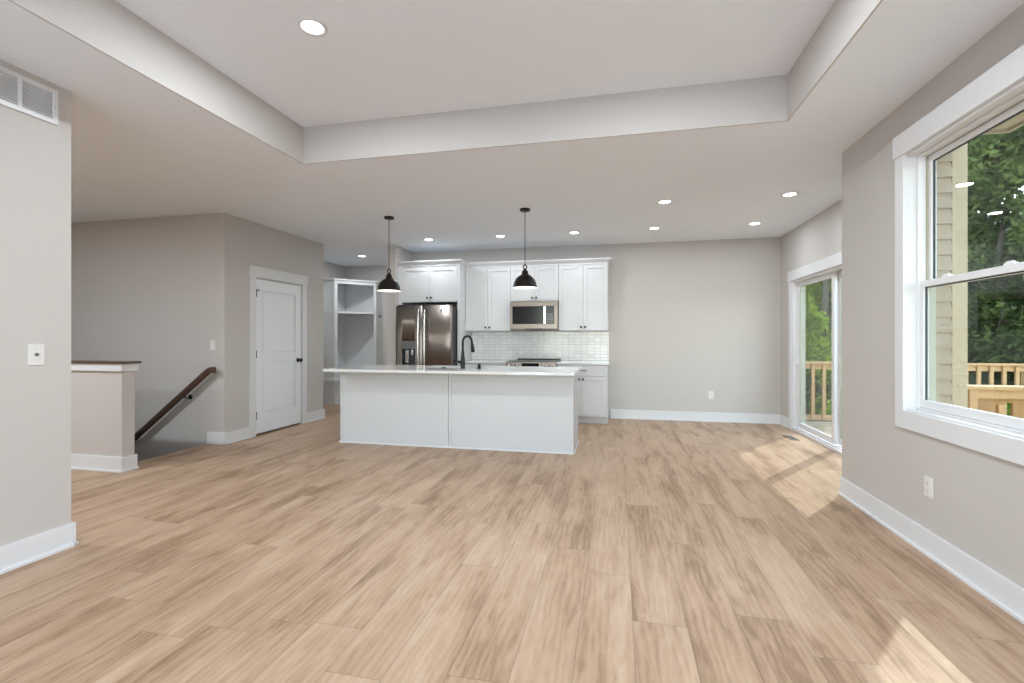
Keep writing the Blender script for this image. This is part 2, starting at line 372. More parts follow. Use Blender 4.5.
# wall behind the camera; its tall windows are added to bring in daylight
FW = [(-2.75, -1.65), (-1.20, -.10), (.35, 1.45)]
mb = MB(); xs = [-8.15] + [v for p in FW for v in p] + [2.5]
for a, b_ in zip(xs[::2], xs[1::2]): mb.box(a, b_, YF - .16, YF, 0, H)
for a, b_ in FW: mb.box(a, b_, YF - .16, YF, 0, .10).box(a, b_, YF - .16, YF, 2.55, H)
struct('wall_front', mb, M['wall'], 'greige wall behind the camera with tall windows added for daylight')
for a, b_ in FW:
    t = thing('window_%d' % (3 + FW.index((a, b_))), 'unseen tall fixed window added behind the camera for daylight', None, ((a + b_) / 2, YF, .10), kind='structure')
    f = MB(); f.box(a, a + .05, YF - .12, YF - .04, .10, 2.55).box(b_ - .05, b_, YF - .12, YF - .04, .10, 2.55).box(a + .05, b_ - .05, YF - .12, YF - .04, .10, .15).box(a + .05, b_ - .05, YF - .12, YF - .04, 2.50, 2.55)
    f.build('window_frame', M['vinyl'], t)
    MB().box(a + .05, b_ - .05, YF - .09, YF - .084, .15, 2.50).build('window_glass', M['clearglass'], t)
    f = MB(); f.box(a - .09, a, YF, YF + .018, .01, 2.55).box(b_, b_ + .09, YF, YF + .018, .01, 2.55).box(a - .1, b_ + .1, YF, YF + .022, 2.55, 2.68).box(a, b_, YF, YF + .018, .01, .10)
    f.build('window_casing', M['trim'], t)

# half wall beside the stairs
t = thing('wall_half', 'low greige stair wall with white trim and dark cap', None, (-4.53, 3.64, 0), kind='structure')
MB().box(-8, -4.535, 3.585, 3.705, -2.7, .985).build('wall_body', M['wall'], t)
f = MB(); f.box(-8, -4.515, 3.565, 3.585, .945, 1.015, .003).box(-8, -4.515, 3.705, 3.725, .945, 1.015, .003).box(-4.535, -4.515, 3.585, 3.705, .945, 1.015)
f.box(-8, -4.535, 3.585, 3.705, .985, 1.015)
f.build('cap_trim', M['trim'], t)['label'] = 'white trim band'
MB().box(-8, -4.49, 3.55, 3.74, 1.015, 1.034, .004).build('wood_cap', M['walnut'], t)['label'] = 'dark stained wood cap'
f = MB(); f.box(-8, -4.517, 3.567, 3.585, .0, .14, .002).box(-4.535, -4.517, 3.585, 3.72, 0, .14, .002).box(-8, -4.505, 3.552, 3.567, 0, .018, .003).box(-4.517, -4.503, 3.567, 3.725, 0, .018, .003)
f.build('baseboard', M['trim'], t)
# stairs going down
f = MB()
for k in range(13):
    f.box(-4.72 - .26 * (k + 1), -4.72 - .26 * k, 3.705, 4.782, -2.7, -.19 * (k + 1))
st = f.build('stairs', M['concrete'], loc=(-4.72, 4.2, 0)) if False else None
t = thing('trim_stairs', 'stair flight dropping away behind the half wall', None, (-4.72, 4.24, 0), kind='structure')
f.build('stair_flight', M['walnut'], t)
MB().box(-4.745, -4.70, 3.707, 4.78, -.03, .004, .003).build('nosing', M['floor'], t)

# baseboards: board + shoe
def baseboard(name, segs, label):
    """segs: (x0,y0,x1,y1,nx,ny) wall-face line with its outward normal"""
    mb = MB()
    for x0, y0, x1, y1, nx, ny in segs:
        for d, z in ((.016, .14), (.030, .017)):
            mb.box(min(x0, x1 + nx * d, x0 + nx * d), max(x0, x1, x0 + nx * d), min(y0, y0 + ny * d, y1), max(y1, y0, y0 + ny * d), 0, z, .0025)
    struct(name, mb, M['trim'], label)
baseboard('baseboard_left', [(XL, YF, XL, 2.24, 1, 0), (XL - .15, 2.24, XL + .016, 2.24, 0, 1)], 'white baseboard on the near left wall')
baseboard('baseboard_right', [(XR, YF, XR, YC, -1, 0), (XR, YC, XB, YC, 0, 1)], 'white baseboard under the big window')
baseboard('baseboard_slider', [(XB, YC + .03, XB, SY0 - .1, -1, 0), (XB, SY1 + .1, XB, YB, -1, 0)], 'white baseboard beside the sliding door')
baseboard('baseboard_back', [(-.10, YB, XB, YB, 0, -1)], 'white baseboard on the back wall')
baseboard('baseboard_pantry', [(XP, 4.766, XP, DY0 - .105, 1, 0), (XP, DY1 + .105, XP, 6.746, 1, 0), (-4.77, 4.782, XP, 4.782, 0, -1)], 'white baseboard either side of the panel door')
baseboard('baseboard_mudroom', [(-5.5, 6.73, -5.5, 8.08, 1, 0), (-4.64, 8.92, -3.6, 8.92, 0, -1), (-3.58, 6.985, -3.43, 7.0, 0, -1)], 'white baseboard in the mudroom')
baseboard('baseboard_front', [(XL, YF, XR, YF, 0, 1)], 'white baseboard behind the camera')

# ---------------------------------------------------------------- pantry door
t = thing('door_1', 'white two panel interior door with black hinges and knob', None, (XP, 5.73, 0), kind='structure')
f = MB(); f.box(XP, XP + .019, DY0 - .105, DY0 - .006, 0, DZ + .005, .003).box(XP, XP + .019, DY1 + .006, DY1 + .105, 0, DZ + .005, .003)
f.box(XP, XP + .024, DY0 - .118, DY1 + .118, DZ + .005, DZ + .145, .003)
f.build('casing', M['trim'], t)
f = MB(); f.box(XP - .12, XP, DY0 - .006, DY0 + .008, 0, DZ).box(XP - .12, XP, DY1 - .008, DY1 + .006, 0, DZ).box(XP - .12, XP, DY0, DY1, DZ - .008, DZ + .006)
f.build('jamb', M['trim'], t)
def panel_door(y0, y1, z0, z1, x, th, panels):
    """slab facing +x made of stiles, rails and raised panels"""
    f = MB(); f.box(x - th, x - .017, y0, y1, z0, z1)
    s = .115; zs = [z0] + [v for p in panels for v in p] + [z1]
    f.box(x - .017, x, y0, y0 + s, z0, z1, .002).box(x - .012, x, y1 - s, y1, z0, z1, .002)
    for a, b_ in zip(zs[::2], zs[1::2]): f.box(x - .017, x, y0 + s - .003, y1 - s + .003, a, b_, .002)
    for a, b_ in panels: f.box(x - .018, x - .004, y0 + s + .022, y1 - s - .022, a + .022, b_ - .022, .0125)
    return f
d = panel_door(DY0 + .011, DY1 - .011, .022, DZ - .012, XP - .004, .036, [(.27, .93), (1.05, 1.88)]).build('door_panel', M['door'], t)
for z in (.26, 1.05, 1.84):
    f = MB(); f.box(XP - .004, XP + .006, DY0 + .002, DY0 + .022, z - .045, z + .045, .002); f.cyl(.006, (XP + .008, DY0 + .010, z - .05), (XP + .008, DY0 + .010, z + .05), 10)
    if z > 1.8: f.box(XP + .002, XP + .012, DY0 + .010, DY0 + .065, z + .03, z + .042, .002)
    f.build('hinge', M['black'], t)
f = MB(); f.lathe([(0, 0), (.032, 0), (.032, .006), (.012, .010), (.010, .035), (.026, .042), (.030, .055), (.024, .068), (0, .072)], (XP - .004, DY1 - .075, .94), 24, 'x')
f.build('door_knob', M['black'], t)

# ---------------------------------------------------------------- window_1
def casing(mb, x0, x1, a, b_, z0, z1, bottom=True, w=.09):
    mb.box(x0, x1, a - w, a, z0 - (w + .02 if bottom else 0), z1, .003).box(x0, x1, b_, b_ + w, z0 - (w + .02 if bottom else 0), z1, .003)
    mb.box(x0 - .006, x1, a - w - .014, b_ + w + .014, z1, z1 + .14, .003)
    if bottom: mb.box(x0, x1, a, b_, z0 - w - .02, z0, .003)
t = thing('window_1', 'large white double hung window looking onto the deck', None, (XR, 2.9, WZ0), kind='structure')
f = MB(); casing(f, XR - .019, XR, WY0 + .012, WY1 - .014, WZ0, WZ1); f.build('window_casing', M['trim'], t)
f = MB(); X0, X1 = XR - .001, XR + .156
f.box(X0, X1, WY1 - .014, WY1, WZ0, WZ1).box(X0, X1, WY0, WY0 + .014, WZ0, WZ1).box(X0, X1, WY0, WY1, WZ0, WZ0 + .012).box(X0, X1, WY0, WY1, WZ1 - .014, WZ1)
f.build('jamb_liner', M['trim'], t)
f = MB(); fy0, fy1 = WY0 + .014, WY1 - .014; XF0, XF1 = XR + .055, XR + .15; mid = (fy0 + fy1) / 2
fz0, fz1 = WZ0 + .012, WZ1 - .014
for a, b_ in ((fy1 - .014, fy1), (fy0, fy0 + .014), (mid - .045, mid + .045)):
    f.box(XF0, XF0 + .043, a, b_, fz0, fz1, .003)
f.box(XF0, XF0 + .043, fy0, fy1, fz0, fz0 + .012, .003).box(XF0, XF0 + .043, fy0, fy1, fz1 - .014, fz1, .003)
f.build('window_frame', M['vinyl'], t)
f = MB()
for a, b_ in ((fy1 - .014, fy1), (fy0, fy0 + .014), (mid - .045, mid + .045)): f.box(XF0 + .044, XF1, a, b_, fz0, fz1, .001)
f.box(XF0 + .044, XF1, fy0, fy1, fz0, fz0 + .012).box(XF0 + .044, XF1, fy0, fy1, fz1 - .014, fz1)
for a, b_ in ((fy1 - .022, fy1 - .014), (fy0 + .014, fy0 + .022)): f.box(XF0 + .044, XF0 + .052, a, b_, fz0, fz1)
f.build('outer_track', M['vinylin'], t)['label'] = 'cream outer track'
def sash(a, b_, z0, z1, x0, x1, st, rb, rt, name):
    f = MB(); f.box(x0, x1, a, a + st, z0, z1, .003).box(x0, x1, b_ - st, b_, z0, z1, .003).box(x0, x1, a + st, b_ - st, z0, z0 + rb, .003).box(x0, x1, a + st, b_ - st, z1 - rt, z1, .003)
    s_ = f.build(name, M['vinyl'], t)
    xm = (x0 + x1) / 2; k = .005
    g = MB(); g.box(xm - k, xm + k, a + st, a + st + .005, z0 + rb, z1 - rt).box(xm - k, xm + k, b_ - st - .005, b_ - st, z0 + rb, z1 - rt).box(xm - k, xm + k, a + st, b_ - st, z1 - rt - .005, z1 - rt)
    g.build('gasket', M['gasket'], s_)
    MB().box(xm - .003, xm + .003, a + st + .002, b_ - st - .002, z0 + rb - .002, z1 - rt + .002).build('pane', M['glass'], s_)
    return s_
MR = 1.575
for a, b_ in ((mid + .047, fy1 - .015), (fy0 + .015, mid - .047)):
    sash(a, b_, fz0 + .013, MR + .03, XF0 + .012, XF0 + .042, .030, .05, .04, 'lower_sash')
    sash(a, b_, MR - .012, fz1 - .015, XF0 + .053, XF0 + .083, .030, .04, .035, 'upper_sash')
    for q in (.245, .755):
        y = a + (b_ - a) * q
        g = MB(); g.box(XF0 + .016, XF0 + .040, y - .03, y + .03, MR + .030, MR + .040, .003).box(XF0 + .020, XF0 + .034, y - .018, y + .022, MR + .040, MR + .048, .003)
        g.build('sash_lock', M['vinyl'], t)

# ---------------------------------------------------------------- door_2: the slider
t = thing('door_2', 'white framed sliding glass door leading onto the deck', None, (XB, 6.1, 0), kind='structure')
f = MB(); x0, x1 = XB - .019, XB
f.box(x0, x1, SY0 - .09, SY0, 0, SZ1, .003).box(x0, x1, SY1, SY1 + .09, 0, SZ1, .003).box(x0 - .006, x1, SY0 - .104, SY1 + .104, SZ1, SZ1 + .135, .003)
f.build('casing', M['trim'], t)
f = MB(); X0, X1 = XB - .001, XB + .155
X2 = XB + .090
g = MB(); g.box(X2, X1, SY0, SY0 + .03, 0, SZ1).box(X2, X1, SY1 - .03, SY1, 0, SZ1).box(X2, X1, SY0 + .03, SY1 - .03, SZ1 - .03, SZ1); g.build('outer_track', M['vinylin'], t)['label'] = 'cream outer track'
f.box(X0, X2, SY0, SY0 + .03, 0, SZ1, .002).box(X0, X2, SY1 - .03, SY1, 0, SZ1, .002).box(X0, X2, SY0 + .03, SY1 - .03, SZ1 - .03, SZ1, .002).box(X0, X1, SY0 + .03, SY1 - .03, 0, .035, .003)
f.box(XB + .03, XB + .045, SY0 + .03, SY1 - .03, .035, .05)
f.build('door_frame', M['vinyl'], t)
ym = 6.085
def glass_panel(a, b_, x0, x1, name):
    f = MB(); z0, z1 = .05, SZ1 - .03
    f.box(x0, x1, a, a + .066, z0, z1, .003).box(x0, x1, b_ - .066, b_, z0, z1, .003).box(x0, x1, a + .066, b_ - .066, z0, z0 + .07, .003).box(x0, x1, a + .066, b_ - .066, z1 - .06, z1, .003)
    p = f.build(name, M['vinyl'], t); xm = (x0 + x1) / 2
    g = MB()
    for u, w in ((a + .066, a + .072), (b_ - .072, b_ - .066)): g.box(xm - .012, xm + .012, u, w, z0 + .07, z1 - .06)
    g.build('glazing_bead', M['vinylin'], p)
    MB().box(xm - .003, xm + .003, a + .066, b_ - .066, z0 + .07, z1 - .06).build('pane', M['glass'], p); return p
glass_panel(ym - .03, SY1 - .03, XB + .050, XB + .085, 'sliding_panel')
glass_panel(SY0 + .03, ym + .036, XB + .100, XB + .135, 'fixed_panel')
f = MB(); f.box(XB + .036, XB + .050, SY1 - .085, SY1 - .060, .90, 1.10, .004); f.box(XB + .012, XB + .036, SY1 - .080, SY1 - .068, .92, .94).box(XB + .012, XB + .036, SY1 - .080, SY1 - .068, 1.06, 1.08).box(XB + .008, XB + .016, SY1 - .084, SY1 - .066, .90, 1.10, .003)
f.build('handle', M['vinyl'], t)

# ---------------------------------------------------------------- kitchen cabinets
def shaker(mb, x0, x1, z0, z1, yf, th=.02, s=.058):
    """shaker door/drawer front facing -y with its face at yf"""
    mb.box(x0, x0 + s, yf, yf + th, z0, z1, .0015).box(x1 - s, x1, yf, yf + th, z0, z1, .0015)
    mb.box(x0 + s - .001, x1 - s + .001, yf, yf + th, z0, z0 + s, .0015).box(x0 + s - .001, x1 - s + .001, yf, yf + th, z1 - s, z1, .0015)
    mb.box(x0 + s - .002, x1 - s + .002, yf + .011, yf + th, z0 + s - .002, z1 - s + .002); return mb
def knob(x, z, yf, parent):
    f = MB(); f.lathe([(0, 0), (.0085, 0), (.0065, -.006), (.0060, -.012), (.0150, -.017), (.0160, -.023), (.0135, -.028), (0, -.029)], (x, yf, z), 20, 'y')
    return f.build('knob', M['black'], parent)
def bar_pull(xa, xb, z, yf, parent):
    f = MB(); f.box(xa, xb, yf - .032, yf - .022, z - .005, z + .005, .002).box(xa + .01, xa + .02, yf - .024, yf, z - .004, z + .004).box(xb - .02, xb - .01, yf - .024, yf, z - .004, z + .004)
    return f.build('pull', M['black'], parent)
def crown(mb, x0, x1, yf, z0, z1, yb, left=True, right=True, p=.045):
    e0 = p if left else 0; e1 = p if right else 0
    b = bmesh.new()
    lo = [(x0, yf), (x1, yf), (x1, yb), (x0, yb)]; hi = [(x0 - e0, yf - p), (x1 + e1, yf - p), (x1 + e1, yb), (x0 - e0, yb)]
    L = [b.verts.new((x, y, z0)) for x, y in lo]; Mi = [b.verts.new((x, y, z1 - .018)) for x, y in hi]; Hh = [b.verts.new((x, y, z1)) for x, y in hi]
    b.faces.new(L[::-1]); b.faces.new(Hh)
    for A, B in ((L, Mi), (Mi, Hh)):
        for i in range(4): b.faces.new((A[i], A[(i + 1) % 4], B[(i + 1) % 4], B[i]))
    bmesh.ops.recalc_face_normals(b, faces=b.faces[:]); mb._merge(b)

def wall_cabinet(label, x0, x1, z0, z1, yf, left, right, rightend=False):
    t = thing('wall_cabinet', label, 'kitchen cabinet', ((x0 + x1) / 2, YB, z0), 'white wall cabinets over the back counter')
    MB().box(x0, x1, yf + .022, YB - .002, z0, z1).build('body', M['cab'], t)
    xm = (x0 + x1) / 2; g = .002
    for a, b_, kx in ((x0 + g, xm - g, xm - .032), (xm + g, x1 - g - (.012 if rightend else 0), xm + .032)):
        d = shaker(MB(), a, b_, z0 + .004, z1 - .006, yf).build('door', M['cab'], t)
        knob(kx, z0 + .055, yf, d)
    f = MB(); f.box(x0, x1, yf + .004, YB - .002, z1 - .002, z1 + .022); crown(f, x0, x1, yf + .004, z1 + .02, z1 + .085, YB - .002, left, right)
    f.build('crown_molding', M['cab'], t)
    return t
UF = 7.345
wall_cabinet('tall two door white upper cabinet beside the refrigerator, left of the microwave', -2.388, -1.642, 1.375, 2.385, UF, False, False)
wall_cabinet('short white upper cabinet directly above the microwave', -1.640, -.884, 1.835, 2.385, UF, False, False)
wall_cabinet('tall two door white upper cabinet at the right end, right of the microwave', -.882, -.132, 1.375, 2.385, UF, False, True, True)

# refrigerator surround
t = thing('refrigerator_cabinet', 'deep white cabinet with side panels built around the refrigerator', 'kitchen cabinet', (-2.88, YB, 0))
SF = 7.06
f = MB(); f.box(-3.425, -3.352, SF + .004, YB - .002, 0, 2.40).box(-2.425, -2.392, SF + .004, YB - .002, 0, 2.40)
f.build('side_panel', M['cab'], t)
MB().box(-3.352, -2.425, SF + .022, YB - .002, 1.825, 2.40).build('body', M['cab'], t)
xm = -2.888
for a, b_, kx in ((-3.350, xm - .002, xm - .032), (xm + .002, -2.427, xm + .032)):
    d = shaker(MB(), a, b_, 1.829, 2.378, SF).build('door', M['cab'], t); knob(kx, 1.895, SF, d)
f = MB(); f.box(-3.425, -2.392, SF + .002, YB - .002, 2.40, 2.415); crown(f, -3.425, -2.392, SF + .002, 2.413, 2.478, YB - .002, False, True)
f.build('crown_molding', M['cab'], t)

# base cabinets and worktops
def base_cabinet(label, x0, x1, doors, endpanel):
    t = thing('base_cabinet', label, 'kitchen cabinet', ((x0 + x1) / 2, YB, 0), 'white base cabinets along the back wall')
    f = MB(); f.box(x0, x1, 7.09, YB - .002, .105, .872).box(x0, x1, 7.15, YB - .002, 0, .105)
    f.build('body', M['cab'], t)
    n = doors; w = (x1 - x0 - (.02 if endpanel else 0)) / n
    for k in range(0, n, 2):
        a, b_ = x0 + w * k + .003, x0 + w * (k + 2) - .003
        d = MB().box(a, b_, 7.07, 7.09, .705, .860, .002).build('drawer', M['cab'], t); bar_pull((a + b_) / 2 - .085, (a + b_) / 2 + .085, .785, 7.07, d)
    for k in range(n):
        a, b_ = x0 + w * k + .003, x0 + w * (k + 1) - .003
        d = shaker(MB(), a, b_, .112, .696, 7.07).build('door', M['cab'], t)
        knob(b_ - .028 if k % 2 == 0 else a + .028, .655, 7.07, d)
    return t
base_cabinet('white base cabinet right of the range with drawer pull and two door knobs', -.878, -.138, 2, True)
base_cabinet('white base cabinet left of the range, mostly behind the island', -2.388, -1.648, 2, False)
for x0, x1, lb in ((-2.388, -1.648, 'short white quartz worktop between refrigerator and range'), (-.880, -.110, 'short white quartz worktop right of the range')):
    tag(MB().box(x0, x1, 7.045, YB - .012, .872, .902, .003).build('countertop', M['quartz'], loc=((x0 + x1) / 2, 7.4, .872)), lb, 'countertop', 'quartz worktops along the back wall')
tag(MB().box(-2.388, -.132, YB - .012, YB - .001, .903, 1.373).build('backsplash', M['tile'], loc=(-2.388, YB, .903)), 'white glazed tile backsplash between worktop and upper cabinets', 'backsplash')

# microwave
t = thing('microwave', 'stainless over the range microwave with black glass door', 'microwave', (-1.262, YB, 1.39))
x0, x1, z0, z1, yf = -1.637, -.887, 1.395, 1.828, 7.27
MB().box(x0, x1, yf + .03, YB - .004, z0, z1, .004).build('body', M['steel'], t)
f = MB(); xd = -1.070
f.box(x0 + .002, x1 - .002, yf, yf + .03, z1 - .075, z1, .004).box(x0 + .002, x1 - .002, yf, yf + .03, z0 + .012, z0 + .085, .004)
f.box(x0 + .002, x0 + .042, yf, yf + .03, z0 + .085, z1 - .075, .003).box(x1 - .055, x1 - .002, yf, yf + .03, z0 + .085, z1 - .075, .003)
f.build('door_frame', M['steel'], t)
MB().box(x0 + .042, xd - .035, yf + .004, yf + .03, z0 + .085, z1 - .075).build('door_glass', M['blackglass'], t)['label'] = 'black glass window'
f = MB(); f.box(xd - .028, xd - .004, yf - .022, yf - .008, z0 + .085, z1 - .075, .005).box(xd - .024, xd - .008, yf - .01, yf + .03, z1 - .11, z1 - .09).box(xd - .024, xd - .008, yf - .01, yf + .03, z0 + .10, z0 + .12)
f.box(xd - .035, xd, yf + .004, yf + .03, z0 + .085, z1 - .075)
f.build('handle', M['chrome'], t)
cp = MB().box(xd, x1 - .055, yf + .002, yf + .03, z0 + .085, z1 - .075).build('control_panel', M['blackglass'], t)
f = MB()
for r in range(5):
    for c_ in range(3): f.box(xd + .018 + c_ * .033, xd + .040 + c_ * .033, yf + .0005, yf + .003, z0 + .11 + r * .028, z0 + .125 + r * .028)
f.build('button', M['greyplastic'], cp)['kind'] = 'stuff'
MB().box(x0 + .25, x0 + .52, yf + .004, yf + .026, z0 - .002, z0 + .014).build('vent_lip', M['darkplastic'], t)

# range
t = thing('range', 'stainless slide-in range with black glass cooktop', 'stove', (-1.263, 7.35, 0))
x0, x1 = -1.643, -.883
f = MB(); f.box(x0, x1, 7.06, YB - .02, .03, .880); f.box(x0 + .03, x1 - .03, 7.10, YB - .04, 0, .03)
f.build('body', M['steel'], t)
MB().box(x0 + .02, x1 - .002, 7.08, YB - .016, .880, .914, .004).build('cooktop', M['blackglass'], t)
MB().box(x0 + .06, x1 - .002, YB - .085, YB - .018, .914, .932, .006).build('rear_vent', M['darkplastic'], t)
f = MB(); f.extrude([(7.075, .908), (7.06, .770), (7.015, .770), (7.000, .800), (7.030, .902)], 'x', x0, x1); cp = f.build('control_panel', M['steel'], t)
MB().box(-1.395, -1.135, 7.004, 7.016, .835, .885).build('display', M['blackglass'], cp)
for x in (-1.59, -1.525, -1.46, -1.07, -1.005, -.94):
    f = MB(); f.lathe([(0, -.03), (.018, -.03), (.021, -.024), (.022, 0), (0, 0)], (x, 7.014, .852), 20, 'y'); f.build('knob', M['chrome'], cp)
f = MB(); f.box(x0 + .004, x1 - .004, 7.02, 7.06, .20, .755, .004); dr = f.build('oven_door', M['steel'], t)
MB().box(x0 + .09, x1 - .09, 7.014, 7.022, .30, .62).build('oven_window', M['blackglass'], dr)
f = MB(); f.cyl(.011, (x0 + .05, 6.975, .715), (x1 - .05, 6.975, .715)).box(x0 + .08, x0 + .10, 6.975, 7.02, .705, .725).box(x1 - .10, x1 - .08, 6.975, 7.02, .705, .725); f.build('oven_handle', M['chrome'], dr)
MB().box(x0 + .004, x1 - .004, 7.03, 7.06, .04, .19, .004).build('drawer', M['steel'], t)

# refrigerator
t = thing('refrigerator', 'stainless french door refrigerator with ice and water dispenser', 'refrigerator', (-2.886, 7.2, 0))
x0, x1, yd = -3.335, -2.437, 6.80
f = MB(); f.box(x0 + .008, x1 - .004, 6.875, YB - .03, .03, 1.735, .004); f.box(x0 + .05, x1 - .05, 6.93, 7.6, 0, .03); f.build('body', M['steel_side'], t)
f = MB(); f.box(x0 + .02, x1 - .02, 6.84, 6.96, 1.735, 1.775, .004); f.box(x0 + .30, x1 - .30, 6.95, 7.3, 1.735, 1.765); f.build('hinge_cover', M['darkplastic'], t)
xm = -2.893
def curved_front(xa, xb, z0, z1, y, bulge, hole=None):
    """door slab with a softly bowed face towards -y; hole=(xa,xb,za,zb) leaves an opening"""
    b = bmesh.new(); N = 20; xs = sorted(set([xa + (xb - xa) * i / N for i in range(N + 1)] + ([hole[0], hole[1]] if hole else [])))
    zs = sorted(set([z0, z1] + ([hole[2], hole[3]] if hole else [])))
    def fy(x): u = (x - xa) / (xb - xa) * 2 - 1; return y + bulge * abs(u) ** 3.5
    V = {}
    def v(x, z, k):
        key = (round(x, 5), round(z, 5), k)
        if key not in V: V[key] = b.verts.new((x, fy(x) if k == 0 else y + .07, z))
        return V[key]
    inhole = lambda x, z: hole and hole[0] < x < hole[1] and hole[2] < z < hole[3]
    for xa_, xb_ in zip(xs, xs[1:]):
        for za, zb in zip(zs, zs[1:]):
            if inhole((xa_ + xb_) / 2, (za + zb) / 2): continue
            b.faces.new((v(xa_, za, 0), v(xb_, za, 0), v(xb_, zb, 0), v(xa_, zb, 0))).smooth = True
            b.faces.new((v(xa_, za, 1), v(xa_, zb, 1), v(xb_, zb, 1), v(xb_, za, 1)))
    for e in [e for e in b.edges if len(e.link_faces) == 1 and abs(e.verts[0].co.y - (y + .07)) > 1e-4]:
        a_, c_ = e.verts
        pa, pc = V[(round(a_.co.x, 5), round(a_.co.z, 5), 1)], V[(round(c_.co.x, 5), round(c_.co.z, 5), 1)]
        try: b.faces.new((a_, c_, pc, pa))
        except ValueError: pass
    bmesh.ops.recalc_face_normals(b, faces=b.faces[:]); return MB()._merge(b)
hx0, hx1, hz0, hz1 = -3.232, -3.010, .84, 1.215
dl = curved_front(x0, xm - .003, .62, 1.755, yd, .022, (hx0, hx1, hz0, hz1)).build('door', M['steel'], t)
dr = curved_front(xm + .003, x1, .62, 1.755, yd, .022).build('door', M['steel'], t)
curved_front(x0, x1, .06, .61, yd, .022).build('freezer_drawer', M['steel'], t)
f = MB(); f.box(hx0 + .001, hx1 - .001, yd + .004, yd + .03, 1.095, hz1 - .001, .003); dp = f.build('dispenser_panel', M['greyplastic'], dl)
f = MB(); f.box(hx0, hx1, yd + .065, yd + .07, hz0, 1.10).box(hx0, hx0 + .006, yd + .006, yd + .07, hz0, 1.10).box(hx1 - .006, hx1, yd + .006, yd + .07, hz0, 1.10).box(hx0, hx1, yd + .006, yd + .07, hz0, hz0 + .02); f.build('dispenser_recess', M['darkplastic'], dl)
f = MB(); f.box(-3.185, -3.135, yd + .03, yd + .05, .88, 1.07, .006).box(-3.085, -3.055, yd + .02, yd + .05, 1.0, 1.08, .004); f.build('dispenser_paddle', M['chrome'], dl)
for sx, dd in ((xm - .050, dl), (xm + .050, dr)):
    f = MB(); n = 16; pts = []
    for i in range(n + 1): u = i / n; pts.append((sx, yd - .040 - .016 * math.sin(u * math.pi), .70 + (1.69 - .70) * u))
    f.tube([(sx, yd + .01, .70)] + pts + [(sx, yd + .01, 1.69)], .0145, 14); f.build('handle', M['chrome'], dd)
f = MB(); xa, xb = xm - .2, xm + .2; f.cyl(.012, (xa, yd - .045, .555), (xb, yd - .045, .555)).cyl(.009, (xa + .03, yd - .045, .555), (xa + .03, yd + .01, .555)).cyl(.009, (xb - .03, yd - .045, .555), (xb - .03, yd + .01, .555)); f.build('handle', M['chrome'], t)
f = MB(); f.lathe([(0, -.003), (.020, -.003), (.022, 0), (0, .001)], (-2.585, yd + .003, 1.675), 24, 'y'); f.build('badge', M['chrome'], dr)

# ---------------------------------------------------------------- island
IX0, IX1, IY0, IY1 = -3.265, -.462, 5.185, 5.86
t = thing('kitchen_island', 'long white kitchen island base with flat paneled seating side', 'kitchen island', ((IX0 + IX1) / 2, (IY0 + IY1) / 2, 0))
f = MB()   # the carcass leaves a bay for the sink
f.box(IX0 + .01, -2.31, IY0 + .022, IY1 - .05, 0, .872).box(-1.55, IX1 - .01, IY0 + .022, IY1 - .05, 0, .872).box(-2.31, -1.55, IY0 + .022, 5.41, 0, .872).box(-2.31, -1.55, 5.41, IY1 - .05, 0, .68)
f.box(IX0 + .01, -2.31, IY1 - .05, IY1, .105, .872).box(-1.55, IX1 - .01, IY1 - .05, IY1, .105, .872).box(-2.31, -1.55, IY1 - .05, IY1, .105, .68).box(-2.31, -1.55, IY1 - .012, IY1, .68, .872); f.build('body', M['island'], t)
SX = -1.875
for a_, c_ in ((IX0 + .022, SX - .017), (SX + .022, IX1 - .026)):
    MB().box(a_, c_, IY0 + .008, IY0 + .0225, .018, .870, .001).build('front_panel', M['island'], t)
for q_ in ((IX0, IX0 + .022, IY0, IY0 + .02, 0), (IX1 - .026, IX1, IY0, IY0 + .02, 0), (SX - .008, SX + .022, IY0 - .001, IY0 + .0225, .018), (IX1 - .012, IX1 - .001, IY1 - .03, IY1, .105)):
    MB().box(*q_, .870, .002).build('corner_trim', M['island'], t)
f = MB(); f.box(IX1 - .012, IX1 - .004, IY0 + .02, IY1 - .03, .018, .870); f.build('side_panel', M['island'], t)
f = MB(); f.box(IX0 - .012, IX1 + .012, IY0 - .014, IY0, 0, .020, .004).box(IX1, IX1 + .013, IY0 - .014, IY1 - .05, 0, .020, .004).box(IX0 - .013, IX0, IY0 - .014, IY1 - .05, 0, .020, .004); f.build('shoe_molding', M['trim'], t)
# working side fronts (towards the range)
for k in range(6):
    w = (IX1 - IX0 - .04) / 6; a = IX0 + .02 + w * k
    f = MB(); f.box(a + .002, a + w - .002, IY1, IY1 + .02, .112, .865, .002); d = f.build('door', M['island'], t)
# worktop with sink opening
SKX0, SKX1, SKY0, SKY1 = -2.32, -1.60, 5.36, 5.58
CX0, CX1, CY0, CY1 = -3.312, -.430, 4.90, 5.905
SKX0, SKX1, SKY0, SKY1 = -2.36, -1.62, 5.34, 5.58
SKX0, SKX1, SKY0, SKY1 = -2.30, -1.56, 5.42, 5.84
f = MB()
b = bmesh.new(); vs = {}
xs, ys = [CX0, SKX0, SKX1, CX1], [CY0, SKY0, SKY1, CY1]
def vv(i, j, k):
    if (i, j, k) not in vs: vs[(i, j, k)] = b.verts.new((xs[i], ys[j], (.872, .902)[k]))
    return vs[(i, j, k)]
for i in range(3):
    for j in range(3):
        if i == 1 and j == 1: continue
        b.faces.new((vv(i, j, 1), vv(i + 1, j, 1), vv(i + 1, j + 1, 1), vv(i, j + 1, 1))); b.faces.new((vv(i, j, 0), vv(i, j + 1, 0), vv(i + 1, j + 1, 0), vv(i + 1, j, 0)))
